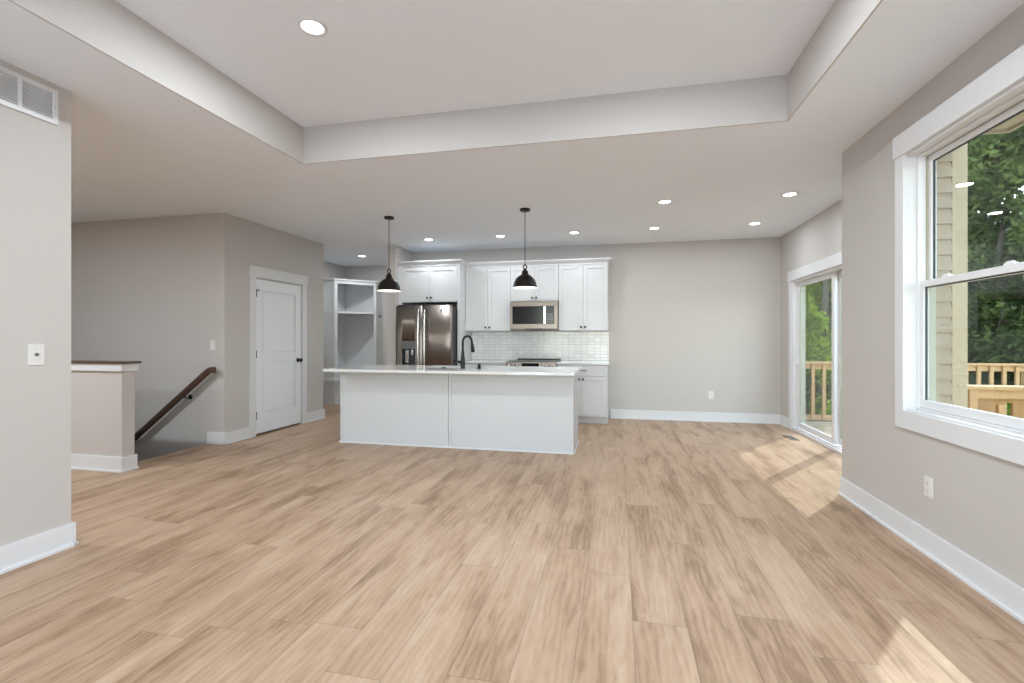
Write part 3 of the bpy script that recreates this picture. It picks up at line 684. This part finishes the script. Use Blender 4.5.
for e in [e for e in b.edges if len(e.link_faces) == 1 and e.verts[0].co.z > .9]:
    a_, c_ = e.verts; ka = [k for k, q in vs.items() if q is a_][0]; kc = [k for k, q in vs.items() if q is c_][0]
    b.faces.new((a_, c_, vs[(kc[0], kc[1], 0)], vs[(ka[0], ka[1], 0)]))
bmesh.ops.recalc_face_normals(b, faces=b.faces[:]); f._merge(b)
tag(f.build('island_countertop', M['quartz'], loc=((CX0 + CX1) / 2, 5.4, .872)), 'long glossy white quartz worktop on the island', 'countertop')
f = MB(); zb = .70
f.box(SKX0 - .006, SKX1 + .006, SKY0 - .006, SKY1 + .006, zb - .004, zb).box(SKX0 - .006, SKX0, SKY0 - .006, SKY1 + .006, zb, .871).box(SKX1, SKX1 + .006, SKY0 - .006, SKY1 + .006, zb, .871).box(SKX0, SKX1, SKY0 - .006, SKY0, zb, .871).box(SKX0, SKX1, SKY1, SKY1 + .006, zb, .871)
t = thing('sink', 'undermount steel sink set into the island worktop', 'sink', ((SKX0 + SKX1) / 2, (SKY0 + SKY1) / 2, zb))
f.build('basin', M['chrome'], t); g = MB(); g.lathe([(0, .004), (.04, .004), (.045, 0), (0, 0)], ((SKX0 + SKX1) / 2, (SKY0 + SKY1) / 2, zb)); g.build('drain', M['steel'], t)
# faucet: stands on the seating side of the sink, spout reaching back over the basin
FX, FY, FZ = -1.768, 5.345, .902
t = thing('faucet', 'matte black gooseneck pull-down faucet on the island', 'faucet', (FX, FY, FZ))
f = MB(); f.lathe([(0, 0), (.030, 0), (.030, .008), (.025, .014), (.027, .05), (.027, .10), (.020, .16), (.0165, .20)], (FX, FY, FZ), 24); f.build('body', M['black'], t)
def arc(ang, r, z): return (FX + .035 - .035 * math.cos(ang), FY + (.066 - .066 * math.cos(ang)), z + .075 * math.sin(ang))
pts = [(FX, FY, FZ + .20), (FX, FY, FZ + .305)] + [arc(math.pi * i / 14, .075, FZ + .305) for i in range(1, 14)] + [(FX + .07, FY + .132, FZ + .305), (FX + .072, FY + .136, FZ + .285)]
f = MB(); f.tube(pts, .0135, 14); f.build('spout', M['black'], t)
f = MB(); f.tube([(FX + .072, FY + .136, FZ + .288), (FX + .073, FY + .139, FZ + .27), (FX + .078, FY + .150, FZ + .20), (FX + .079, FY + .152, FZ + .188)], [.015, .018, .023, .020], 16); f.build('spray_head', M['black'], t)
f = MB(); f.cyl(.014, (FX, FY, FZ + .075), (FX - .055, FY, FZ + .075)); f.tube([(FX - .050, FY, FZ + .075), (FX - .058, FY, FZ + .085), (FX - .115, FY - .005, FZ + .092)], [.016, .011, .008], 12); f.build('handle', M['black'], t)
t = thing('soap_dispenser', 'small black countertop button standing right of the faucet', 'dispenser', (-1.568, 5.345, .902))
f = MB(); f.lathe([(0, 0), (.026, 0), (.026, .006), (.019, .008), (.019, .052), (.016, .056), (0, .056)], (-1.568, 5.345, .902), 24); f.build('body', M['black'], t)
t = thing('sink_hole_cover', 'low black round cover on the worktop left of the faucet', 'cover', (-2.005, 5.345, .902))
f = MB(); f.lathe([(0, 0), (.030, 0), (.030, .006), (.024, .011), (0, .012)], (-2.005, 5.345, .902), 24); f.build('cap', M['black'], t)

# ---------------------------------------------------------------- pendants
def pendant(x, y, label):
    t = thing('pendant_light', label, 'pendant light', (x, y, H), 'black dome pendants over the island'); zb = 1.838
    f = MB(); f.lathe([(0, 0), (.058, 0), (.060, -.006), (.060, -.020), (.052, -.026), (.010, -.028), (0, -.028)], (x, y, H), 32); f.build('canopy', M['black'], t)
    f = MB(); f.cyl(.0042, (x, y, H - .026), (x, y, zb + .262), 10); f.build('rod', M['bronze'], t)
    f = MB(); cy = [(x + .020 * math.cos(a), y, zb + .236 + .024 * math.sin(a)) for a in [math.pi * 2 * i / 20 for i in range(21)]]; f.tube(cy, .0075, 8); f.cyl(.007, (x, y, zb + .255), (x, y, zb + .275), 12); f.build('hanging_loop', M['black'], t)
    f = MB(); f.lathe([(0, .218), (.012, .216), (.020, .205), (.022, .196), (.034, .192), (.036, .184), (.036, .165), (.042, .160), (.042, .150)], (x, y, zb), 28); f.build('socket_cap', M['bronze'], t)
    prof = [(.040, .150), (.050, .146), (.072, .134), (.097, .112), (.117, .082), (.130, .050), (.135, .020), (.141, .014), (.143, .004), (.140, 0)]
    inn = [(r - .0035, h - .002) for r, h in prof[::-1]]
    f = MB(); f.lathe(prof, (x, y, zb), 48); sh = f.build('shade', M['bronze'], t); f = MB(); f.lathe(inn[:-1] + [(.0, .142)], (x, y, zb), 48); f.build('shade_lining', M['ceil'], sh)['label'] = 'white painted inside of the shade'
    f = MB(); f.sphere((x, y, zb + .070), .030, 1, 1, 1.15); f.cyl(.014, (x, y, zb + .095), (x, y, zb + .143), 14); f.build('bulb', M['bulb'], t)
    l = bpy.data.lights.new('pendant_lamp', 'POINT'); l.energy = 1.1; l.color = (1, .84, .66); l.shadow_soft_size = .03
    lo = bpy.data.objects.new('pendant_lamp', l); COL.objects.link(lo); lo.parent = t; lo.location = (0, 0, zb + .025 - H)
    return t
p1 = pendant(-2.727, 5.385, 'black dome pendant light hanging nearer the refrigerator')
place(p1, (-1.034, 5.388, H), 'black dome pendant light hanging in front of the microwave cabinet')

# ---------------------------------------------------------------- recessed lights
def can(x, y, z, label):
    t = thing('recessed_light', label, 'ceiling light', (x, y, z), 'round recessed ceiling lights')
    f = MB(); f.lathe([(.085, 0), (.083, -.005), (.064, -.006), (.062, -.002), (.058, -.001)], (x, y, z), 40); f.build('trim_ring', M['trim'], t)
    f = MB(); f.lathe([(0, -.004), (.052, -.003), (.060, -.0005), (0, -.0005)], (x, y, z), 36); f.build('lens', M['lens'], t)
    l = bpy.data.lights.new('can_lamp', 'AREA'); l.shape = 'DISK'; l.size = .12; l.spread = R(180); l.energy = CAN_LIVING; l.color = (.85, .935, 1.0)
    lo = bpy.data.objects.new('can_lamp', l); COL.objects.link(lo); lo.parent = t; lo.location = (0, 0, -.008)
    return t
c0 = can(-1.718, 2.444, HT, 'recessed round light in the raised tray ceiling')
lamp_kitchen = [x for x in bpy.data.lights if x.name.startswith('can_lamp')][0].copy(); lamp_kitchen.energy = CAN_KITCHEN
for x, y, lb in ((-4.485, 7.812, 'recessed light over the mudroom in front of the corner locker'),
                 (-2.765, 6.735, 'recessed light in front of the refrigerator cabinet'),
                 (-1.655, 6.735, 'recessed light in front of the tall cabinet left of the microwave'),
                 (-.590, 6.735, 'recessed light in front of the tall cabinet right of the microwave'),
                 (.490, 6.70, 'recessed light near the back wall, just right of the cabinets'),
                 (.505, 5.430, 'recessed light nearer the tray, second from the sliding door side'),
                 (1.735, 6.70, 'recessed light near the back corner by the sliding door'),
                 (1.740, 5.430, 'recessed light nearest the sliding door and return wall')):
    k_ = place(c0, (x, y, H), lb)
    for ch in k_.children:
        if ch.type == 'LIGHT':
            ch.data = lamp_kitchen
            if x < -4: ch.data = lamp_kitchen.copy(); ch.data.energy = 10.0; ch.data.size = .08
for x, y, z, lb in ((.215, 2.444, HT, 'unseen round light added in the tray ceiling, above the right side of the room'), (-1.690, -.40, HT, 'unseen round light added in the tray ceiling behind the camera, left'), (.215, -.40, HT, 'unseen round light added in the tray ceiling behind the camera, right'),  # unseen tray lights added to brighten the living area
                    (-5.6, 2.0, H, 'unseen light added over the entry behind the near left wall'), (-5.6, -.6, H, 'unseen light added over the entry near the front wall')):  # unseen entry lights added to lift the stair wall
    k_ = place(c0, (x, y, z), lb)
    if x < -5:
        for ch in k_.children:
            if ch.type == 'LIGHT': ch.data = ch.data.copy(); ch.data.energy = CAN_ENTRY_ADDED

# ---------------------------------------------------------------- switches, outlets, grilles
def plate_x(name, label, cat, x, y, z, nx, kind, w=.072, h=.118, group=None):
    t = thing(name, label, cat, (x, y, z), group); a, b_ = (x, x + nx * .006) if nx > 0 else (x + nx * .006, x)
    MB().box(a, b_, y - w / 2, y + w / 2, z - h / 2, z + h / 2, .002).build('plate', M['plate'], t); e = nx * .008
    a, b_ = sorted((x + nx * .004, x + e))
    if kind == 'outlet':
        for dz in (-.024, .024):
            r = MB().box(a, b_, y - .016, y + .016, z + dz - .016, z + dz + .016, .002).build('receptacle', M['plate'], t); a2, b2 = sorted((x + nx * .006, x + nx * .0085))
            f = MB(); f.box(a2, b2, y - .008, y - .005, z + dz - .002, z + dz + .008).box(a2, b2, y + .005, y + .008, z + dz - .002, z + dz + .008).box(a2, b2, y - .002, y + .002, z + dz - .012, z + dz - .007); f.build('slot', M['slot'], r)
    elif kind == 'switch': MB().box(a, b_, y - .016, y + .016, z - .033, z + .033, .002).build('rocker', M['plate'], t)
    else:
        f = MB(); f.lathe([(0, .0), (.009, 0), (.009, nx * .010), (.005, nx * .012), (0, nx * .012)], (x + nx * .002, y, z), 16, 'x'); f.build('jack', M['greyplastic'], t)
        for dz in (-.03, .03): MB().lathe([(0, 0), (.003, 0), (.003, nx * .001), (0, nx * .001)], (x + nx * .006, y, z + dz), 10, 'x').build('screw', M['chrome'], t)
    return t
plate_x('wall_jack', 'square white jack plate on the near left wall', 'wall plate', XL, 2.060, 1.160, 1, 'jack', .078, .120)
plate_x('power_outlet', 'white duplex outlet low on the wall under the big window', 'outlet', XR, 3.22, .390, -1, 'outlet')
def plate_y(name, label, cat, x, y, z, kind):
    w, h = .072, .118; t = thing(name, label, cat, (x, y, z)); MB().box(x - w / 2, x + w / 2, y - .006, y, z - h / 2, z + h / 2, .002).build('plate', M['plate'], t)
    if kind == 'outlet':
        for dz in (-.024, .024):
            r = MB().box(x - .016, x + .016, y - .008, y - .004, z + dz - .016, z + dz + .016, .002).build('receptacle', M['plate'], t)
            f = MB(); f.box(x - .008, x - .005, y - .0085, y - .006, z + dz - .002, z + dz + .008).box(x + .005, x + .008, y - .0085, y - .006, z + dz - .002, z + dz + .008); f.build('slot', M['slot'], r)
    else: MB().box(x - .016, x + .016, y - .009, y - .004, z - .033, z + .033, .002).build('rocker', M['plate'], t)
    return t
plate_y('light_switch', 'white switch plate above the stair handrail', 'light switch', -4.696, 4.782, 1.175, 'switch')
plate_y('power_outlet', 'white duplex outlet low on the bare back wall', 'outlet', 1.384, YB, .40, 'outlet')

# coat hook
t = thing('coat_hook', 'small black coat hook on the right side panel of the corner locker', 'hook', (-4.660, 8.79, 1.70))
f = MB(); f.box(-4.663, -4.657, 8.780, 8.800, 1.665, 1.735, .002); f.tube([(-4.658, 8.79, 1.69), (-4.632, 8.79, 1.687), (-4.622, 8.79, 1.710)], .005, 8); f.build('hook', M['black'], t)

# return air grille, near left wall
t = thing('return_air_grille', 'white return air grille high on the near left wall', 'vent', (XL, 1.75, 2.60)); gy0, gy1, gz0, gz1 = 1.335, 2.165, 2.500, 2.702
f = MB(); x0, x1 = XL, XL + .012
f.box(x0, x1, gy0 + .026, gy1 - .026, gz0, gz0 + .024, .002).box(x0, x1, gy0 + .026, gy1 - .026, gz1 - .024, gz1, .002).box(x0, x1, gy0, gy0 + .027, gz0, gz1, .003).box(x0, x1, gy1 - .027, gy1, gz0, gz1, .003)
nn = 5; wp = (gy1 - gy0 - .054) / nn
for k in range(1, nn): y = gy0 + .027 + wp * k; f.box(x0, x1 - .002, y - .009, y + .009, gz0 + .02, gz1 - .02, .002)
f.build('frame', M['trim'], t)
f = MB(); n = 11
for k in range(n):
    z = gz0 + .028 + (gz1 - gz0 - .056) * k / (n - 1)
    f.extrude([(x0 + .001, z + .006), (x0 + .008, z - .004), (x0 + .0072, z - .0052), (x0 + .0002, z + .0048)], 'y', gy0 + .02, gy1 - .02)
f.build('louvers', M['louver'], t)['kind'] = 'stuff'
MB().box(x0, x0 + .001, gy0 + .02, gy1 - .02, gz0 + .02, gz1 - .02).build('backing', M['mesh_back'], t)
f = MB(); f.lathe([(0, 0), (.004, 0), (.003, .002), (0, .002)], (XL + .012, gy1 - .014, 2.60), 10, 'x'); f.build('screw', M['chrome'], t)

# floor register by the slider
t = thing('floor_register', 'small brown floor register beside the sliding door', 'vent', (2.14, 6.62, 0))
f = MB(); f.box(2.085, 2.195, 6.48, 6.76, 0, .004, .0015); f.build('frame', M['register'], t)
f = MB()
for k in range(10): f.box(2.10, 2.18, 6.495 + k * .026, 6.507 + k * .026, .0035, .005)
f.build('slot', M['slot'], t)

# ---------------------------------------------------------------- handrail
t = thing('handrail', 'dark walnut handrail sloping down the stair wall on black brackets', 'handrail', (-4.62, 4.70, .885))
yr = 4.700
def rail_pt(x): return (x, yr, .884 + (x + 4.66) * .775)
f = MB()
def rail_sec(b, p, nrm, w=.046, hgt=.072):
    out = []
    for k in range(16):
        a = 2 * math.pi * k / 16; cx_, cz_ = math.cos(a), math.sin(a)
        u = math.copysign(abs(cx_) ** .6, cx_) * w / 2; v_ = math.copysign(abs(cz_) ** .6, cz_) * hgt / 2
        out.append(b.verts.new(Vector(p) + Vector((0, u, 0)) + Vector(nrm) * v_))
    return out
b = bmesh.new(); sl = Vector((-1, 0, -.775)).normalized(); nr = Vector((sl.z, 0, -sl.x)); nr = nr if nr.z > 0 else -nr
path = [((-4.590, yr, .884), (0, 0, 1)), ((-4.645, yr, .884), (0, 0, 1)), ((-4.668, yr, .876), tuple((nr + Vector((0, 0, 1))).normalized())), (rail_pt(-4.70), tuple(nr)), (rail_pt(-7.6), tuple(nr))]
rings = [rail_sec(b, p, n_) for p, n_ in path]
for A, B in zip(rings, rings[1:]):
    for k in range(16): b.faces.new((A[k], A[(k + 1) % 16], B[(k + 1) % 16], B[k])).smooth = True
b.faces.new(rings[0]); b.faces.new(rings[-1]); bmesh.ops.recalc_face_normals(b, faces=b.faces[:]); f._merge(b); f.build('rail', M['walnut'], t)
for x in (-5.02, -6.3, -7.4):
    p = rail_pt(x); f = MB(); f.lathe([(0, 0), (.030, 0), (.030, -.004), (.022, -.008), (0, -.010)], (x, 4.782, p[2] - .055), 20, 'y')
    f.tube([(x, 4.775, p[2] - .055), (x, 4.73, p[2] - .062), (x, yr + .003, p[2] - .052), (x, yr, p[2] - .03)], .0075, 10); f.box(x - .03, x + .03, yr - .012, yr + .012, p[2] - .036, p[2] - .026)
    f.build('bracket', M['black'], t)['label'] = 'black bracket and rosette'

# ---------------------------------------------------------------- corner locker in the mudroom
LA, LB = (-5.22, 8.10), (-4.66, 8.66); LC = (-5.5, 8.92); W0 = (-5.5, 8.10); W1 = (-4.66, 8.92); HL = 2.35
t = thing('corner_locker', 'tall white corner mudroom locker with bench, shelf and open cubbies', 'locker', (LC[0], LC[1], 0))
e = .004
poly = [(LC[0] + e, LC[1] - e), (W0[0] + e, W0[1]), LA, LB, (W1[0], W1[1] - e)]
def off(p, q, t_):   # strip of the diagonal, thickness t_ behind the face
    d_ = Vector((q[0] - p[0], q[1] - p[1])).normalized(); n_ = Vector((-d_.y, d_.x)); return [p, q, (q[0] + n_.x * t_, q[1] + n_.y * t_), (p[0] + n_.x * t_, p[1] + n_.y * t_)]
def on(u): return (LA[0] + (LB[0] - LA[0]) * u, LA[1] + (LB[1] - LA[1]) * u)
f = MB(); f.box(LC[0] + e, LC[0] + e + .012, W0[1] + .02, LC[1] - e, 0, HL).box(LC[0] + e, W1[0] - .02, LC[1] - e - .012, LC[1] - e, 0, HL); f.build('back_panel', M['cab'], t)
f = MB(); f.box(W0[0] + e, LA[0], W0[1] + .004, W0[1] + .020, 0, HL).box(W1[0] - .020, W1[0] - .004, LB[1], W1[1] - e, 0, HL); f.build('side_panel', M['cab'], t)
f = MB(); f.prism(off(on(0), on(.065), .022), 0, HL, .002).prism(off(on(.935), on(1), .022), 0, HL, .002)
f.box(W0[0] + e, W0[0] + .045, W0[1] - .004, W0[1] + .004, 0, HL, .002).box(LA[0] - .045, LA[0], W0[1] - .004, W0[1] + .004, 0, HL, .002)
for z0, z1 in ((HL - .07, HL), (1.735, 1.775), (0, .10)): f.box(W0[0] + .045, LA[0] - .045, W0[1] - .003, W0[1] + .004, z0, z1, .001)
f.prism(off(on(.065), on(.935), .020), HL - .05, HL, .002); f.build('face_frame', M['cab'], t)
MB().prism(poly, 1.735, 1.775, .002).build('shelf', M['cab'], t)
bp = [(LC[0] + e, LC[1] - e), (W0[0] + e, W0[1] - .05), (LA[0] + .03, LA[1] - .05), (LB[0] + .04, LB[1] - .03), (W1[0] + .04, W1[1] - e)]
MB().prism(bp, .425, .480, .004).build('bench_seat', M['cab'], t)
f = MB(); f.prism(off(on(.065), on(.935), .020), 0, .435); f.build('bench_front', M['cab'], t)
f = MB(); k = .03
cp_ = [(LC[0] + e, LC[1] - e), (W0[0] + e, W0[1] - k), (LA[0] + k * .41, LA[1] - k), (LB[0] + k, LB[1] - k * .41), (W1[0] + k, W1[1] - e)]
f.prism(poly, HL, HL + .015); f.prism(cp_, HL + .015, HL + .04, .004); f.build('crown_molding', M['cab'], t)

# ---------------------------------------------------------------- outside
def lap_wall(name, segs, label):
    mb = MB()
    for (x0, y0, x1, y1, nx, ny, z0, z1) in segs:
        z = z0
        while z < z1 - .02:
            h_ = min(.115, z1 - z)
            if ny: mb.extrude([(y0, z), (y0 + ny * .022, z), (y0 + ny * .008, z + h_), (y0, z + h_)], 'x', x0, x1)
            else: mb.extrude([(x0, z), (x0 + nx * .022, z), (x0 + nx * .008, z + h_), (x0, z + h_)], 'y', y0, y1)
            z += h_
    return struct(name, mb, M['siding'], label)
XE = XB + .155
o = XR + .156
lap_wall('wall_exterior', [(o + .0, YC - .16, XE - .085, YC - .16, 0, -1, -.2, 3.15), (XE, YC - .08, XE, SY0 - .06, 1, 0, -.2, 3.15), (XE, SY1 + .06, XE, YB + .15, 1, 0, -.2, 3.15)], 'tan lap siding on the outside of the house')
f = MB(); f.box(XE - .085, XE + .012, YC - .176, YC - .16, -.2, 3.15, .003).box(XE, XE + .012, YC - .16, YC - .075, -.2, 3.15, .003)
struct('trim_corner_post', f, M['cornerboard'], 'cream corner board on the tan siding')
f = MB(); f.box(o, o + .57, YF - .2, 3.74, 2.62, 2.66)
for k in range(54):
    y = YF + k * .11
    if y < 3.72: f.box(o + .02, o + .55, y, y + .012, 2.612, 2.62)
f.box(o + .57, o + .59, YF - .2, 3.76, 2.60, 2.78).box(o, o + .57, 3.74, 3.76, 2.60, 2.78)
struct('trim_soffit', f, M['soffit'], 'cream vented soffit under the roof edge')
struct('roof', MB().box(-8.3, XE + .1, YC - .2, 9.4, HT + .11, HT + .20).box(-8.3, o + .57, YF - .7, YC - .2, HT + .11, HT + .20).box(o, o + .57, YF - .2, 3.74, 2.67, 2.78), M['roof'], 'roof over the house')
DZ0 = -.20
f = MB(); f.box(o + .02, 8.4, YF, YC - .2, DZ0 - .04, DZ0).box(XE + .03, 8.4, YC - .2, 9.32, DZ0 - .04, DZ0)
f.box(XE + .03, 8.4, 9.30, 9.34, DZ0 - .28, DZ0 - .04).box(8.36, 8.4, YF, 9.30, DZ0 - .28, DZ0 - .04)
tag(f.build('deck', M['deck'], loc=(5, 5, DZ0 - .04)), 'wooden deck outside the sliding door', 'deck')
def deck_rail(name_label, x0, x1, y, top, spacing, bw, z_bot, group):
    t = thing('deck_railing', name_label, 'railing', ((x0 + x1) / 2, y, DZ0), group)
    MB().box(x0, x1, y - .07, y + .07, top - .035, top, .004).build('cap', M['cedar_x'], t)
    f = MB(); f.box(x0, x1, y - .02, y + .02, top - .125, top - .036).box(x0, x1, y - .02, y + .02, z_bot, z_bot + .09); f.build('cross_rail', M['cedar_x'], t)
    n = int((x1 - x0) / spacing)
    b0 = None
    for k in range(n):
        x = x0 + .06 + k * spacing
        if b0 is None: b0 = MB().box(x - bw / 2, x + bw / 2, y - .056, y - .021, z_bot + .01, top - .045, .003).build('baluster', M['cedar'], t); xx = x
        else: c_ = b0.copy(); COL.objects.link(c_); c_.parent = t; c_.location = (x - xx, 0, 0)
    k = x0
    while k <= x1 + .01:
        MB().box(k - .045, k + .045, y + .022, y + .11, DZ0, top - .036, .004).build('post', M['cedar'], t); k += (x1 - x0) / max(1, round((x1 - x0) / 1.9))
    return t
deck_rail('long pine deck railing at the far edge of the deck', XE + .05, 8.35, 9.20, .852, .172, .05, DZ0 + .045, None)
# nearer railing past the window: cap, balusters, and a boarded panel behind
t = thing('deck_gate', 'pine railing section with boarded back just outside the big window', 'railing', (3.6, 4.82, DZ0))
f = MB(); f.box(2.885, 4.6, 4.76, 4.90, .818, .852, .012); f.build('cap', M['cedar_x'], t)
f = MB(); f.box(2.93, 4.6, 4.80, 4.84, .745, .817).box(2.93, 4.6, 4.80, 4.84, -.12, -.03); f.build('cross_rail', M['cedar_x'], t)
MB().box(2.905, 2.965, 4.765, 4.80, DZ0, .818, .004).build('post', M['cedar'], t)
for k in range(8): MB().box(3.11 + k * .197, 3.155 + k * .197, 4.765, 4.80, -.10, .70, .003).build('baluster', M['cedar'], t)
f = MB(); f.box(2.97, 3.262, 4.93, 4.955, -.12, .80); f.box(3.318, 4.6, 4.93, 4.955, -.12, .80); f.box(3.262, 3.318, 4.93, 4.955, .70, .80)
f.build('back_boards', M['cedar'], t)
MB().box(4.55, 4.64, 4.80, 4.89, DZ0, .817, .004).build('post', M['cedar'], t)

# ground with a wooded bank rising behind the deck
def ground_h(x, y):
    d_ = max(0.0, y - 11 + .25 * (x - 3)); return -1.6 + .42 * min(d_, 22) + .25 * math.sin(x * .7) * math.cos(y * .5) + (0 if x > -10 else 0)
b = bmesh.new(); nx_, ny_ = 60, 60; gv = []
for j in range(ny_ + 1):
    for i in range(nx_ + 1):
        x = -45 + 110 * i / nx_; y = -45 + 105 * j / ny_
        gv.append(b.verts.new((x, y, ground_h(x, y) - (1.3 if (-9 < x < 3 and -4 < y < 10) else 0))))
for j in range(ny_):
    for i in range(nx_): b.faces.new((gv[j * (nx_ + 1) + i], gv[j * (nx_ + 1) + i + 1], gv[(j + 1) * (nx_ + 1) + i + 1], gv[(j + 1) * (nx_ + 1) + i])).smooth = True
f = MB(); f._merge(b); g = f.build('ground', M['earth']); g['kind'] = 'structure'; g['label'] = 'leafy wooded bank rising behind the deck'

M['paving'] = mat('pale_bounce_paving', (.85, .85, .85), .9, var=.05)  # unseen slab added outside to bounce light up to the ceiling
struct('ground_bounce_paving', MB().box(-12, 6, -22, YF - .4, -.45, -.30), M['paving'], 'unseen pale paving added to bounce light into the house')
def foliage_mesh(name, rad, n, size, m, seed, zlo=0.0, zhi=1.0, clumps=26):
    rnd = random.Random(seed); verts, faces = [], []
    cl = []
    for _ in range(clumps):
        u = rnd.random(); z = zlo + (zhi - zlo) * u; a = rnd.random() * 6.283
        rr = rad * (.35 + .65 * math.sin(math.pi * min(1, u * .85 + .12))) * math.sqrt(rnd.random()); cl.append((rr * math.cos(a), rr * math.sin(a), z, rad * (.22 + .22 * rnd.random())))
    for _ in range(n):
        cx_, cy_, cz_, cr = cl[rnd.randrange(clumps)]
        v = Vector((rnd.gauss(0, 1), rnd.gauss(0, 1), rnd.gauss(0, .6))).normalized() * cr * (.45 + .6 * rnd.random())
        p = Vector((cx_, cy_, cz_)) + v; s_ = size * (.6 + .8 * rnd.random())
        nrm = Vector((rnd.gauss(0, 1), rnd.gauss(0, 1), rnd.gauss(.8, .7))).normalized(); t1 = nrm.orthogonal().normalized(); t1 = Matrix.Rotation(rnd.random() * 6.28, 3, nrm) @ t1; t2 = nrm.cross(t1)
        k = len(verts); verts += [p - t1 * s_, p - t2 * s_ * .45 + nrm * s_ * .1, p + t1 * s_, p + t2 * s_ * .45 + nrm * s_ * .1]; faces.append((k, k + 1, k + 2, k + 3))
    me = bpy.data.meshes.new(name); me.from_pydata([tuple(v) for v in verts], [], faces); me.materials.append(m); return me
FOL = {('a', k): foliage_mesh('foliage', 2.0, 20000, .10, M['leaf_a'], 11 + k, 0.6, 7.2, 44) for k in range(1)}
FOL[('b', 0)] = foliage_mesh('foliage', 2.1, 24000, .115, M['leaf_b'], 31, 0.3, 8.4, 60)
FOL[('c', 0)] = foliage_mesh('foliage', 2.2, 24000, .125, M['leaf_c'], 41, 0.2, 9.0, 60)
BUSH = {'a': foliage_mesh('leaves', 1.3, 6000, .065, M['leaf_a'], 51, .1, 1.9, 20), 'b': foliage_mesh('leaves', 1.3, 6000, .07, M['leaf_b'], 52, .1, 2.0, 20)}
def trunk_mesh(seed, h_):
    rnd = random.Random(seed); f = MB(); pts = [(rnd.uniform(-.12, .12) * i * .35, rnd.uniform(-.12, .12) * i * .35, h_ * i / 6) for i in range(7)]
    f.tube(pts, [.17, .14, .12, .10, .08, .055, .02], 10)
    for _ in range(9):
        i = rnd.randrange(1, 6); a = rnd.random() * 6.28; p = Vector(pts[i]); L_ = rnd.uniform(.8, 1.8)
        f.tube([p, p + Vector((math.cos(a) * L_ * .5, math.sin(a) * L_ * .5, .35)), p + Vector((math.cos(a) * L_, math.sin(a) * L_, .9))], [.05, .035, .012], 7)
    me = bpy.data.meshes.new('trunk'); f.bm.to_mesh(me); f.bm.free(); me.materials.append(M['bark']); return me
TR = [trunk_mesh(3, 7.0), trunk_mesh(4, 8.0)]
def tree(x, y, kind, sc, rz, label, tr=0):
    z = ground_h(x, y) - .08; t = thing('tree', label, 'tree', (x, y, z), 'trees beyond the deck'); t.scale = (sc, sc, sc); t.rotation_euler.z = rz
    for nm, me in (('trunk', TR[tr]), ('foliage', FOL[(kind, 0)])): o_ = bpy.data.objects.new(nm, me); COL.objects.link(o_); o_.parent = t
    return t
LT = 'leafy tree on the wooded bank'
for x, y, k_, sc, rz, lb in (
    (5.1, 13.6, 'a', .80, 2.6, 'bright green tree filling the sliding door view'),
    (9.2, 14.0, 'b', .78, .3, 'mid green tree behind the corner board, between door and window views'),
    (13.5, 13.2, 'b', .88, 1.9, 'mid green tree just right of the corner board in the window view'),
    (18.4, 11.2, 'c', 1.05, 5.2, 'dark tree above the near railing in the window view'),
    (19.8, 5.0, 'b', 1.25, 4.1, 'unseen mid green tree added on the right to block skylight'),
    (21.0, -.9, 'c', 1.25, 3.9, LT), (6.0, 18.8, 'c', .95, 1.2, LT), (11.4, 19.0, 'c', .88, 3.3, LT), (17.4, 18.2, 'c', 1.25, .4, LT),  # tall right-hand trees out of view are scaled up to block skylight
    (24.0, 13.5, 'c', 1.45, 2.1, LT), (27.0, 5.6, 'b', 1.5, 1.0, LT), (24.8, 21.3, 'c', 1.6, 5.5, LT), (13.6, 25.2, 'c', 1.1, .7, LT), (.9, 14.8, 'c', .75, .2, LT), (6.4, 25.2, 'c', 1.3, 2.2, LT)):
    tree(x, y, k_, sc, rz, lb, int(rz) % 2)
for x, y, k_, sc, rz in ((5.4, 11.6, 'a', .85, 0), (8.7, 11.2, 'a', .85, 1.3), (11.6, 9.4, 'b', .9, 2.1), (13.6, 7.4, 'b', .95, 3.0), (14.6, 3.9, 'b', .95, 4.2), (2.2, 12.0, 'b', .85, 5.0)):
    t = thing('bush', 'leafy bush growing between the deck railing and the trees', 'bush', (x, y, ground_h(x, y) - .05), 'bushes behind the deck railing'); t.scale = (sc,) * 3; t.rotation_euler.z = rz
    o_ = bpy.data.objects.new('leaves', BUSH[k_]); COL.objects.link(o_); o_.parent = t

# light portals help the renderer sample daylight through the openings
def portal(name, loc, rot, sx, sy):
    l = bpy.data.lights.new(name, 'AREA'); l.shape = 'RECTANGLE'; l.size = sx; l.size_y = sy; l.cycles.is_portal = True
    o_ = bpy.data.objects.new(name, l); COL.objects.link(o_); o_.location = loc; o_.rotation_euler = rot
for a, b_ in FW: portal('daylight_portal', ((a + b_) / 2, YF - .17, 1.325), (R(90), 0, 0), b_ - a, 2.45)
portal('daylight_portal', (XR + .17, (WY0 + WY1) / 2, 1.6), (0, R(90), 0), 1.6, WY1 - WY0)
portal('daylight_portal', (XB + .17, (SY0 + SY1) / 2, 1.02), (0, R(90), 0), 2.04, SY1 - SY0)

for o_ in list(bpy.data.objects):
    if '_o' in o_: del o_['_o']
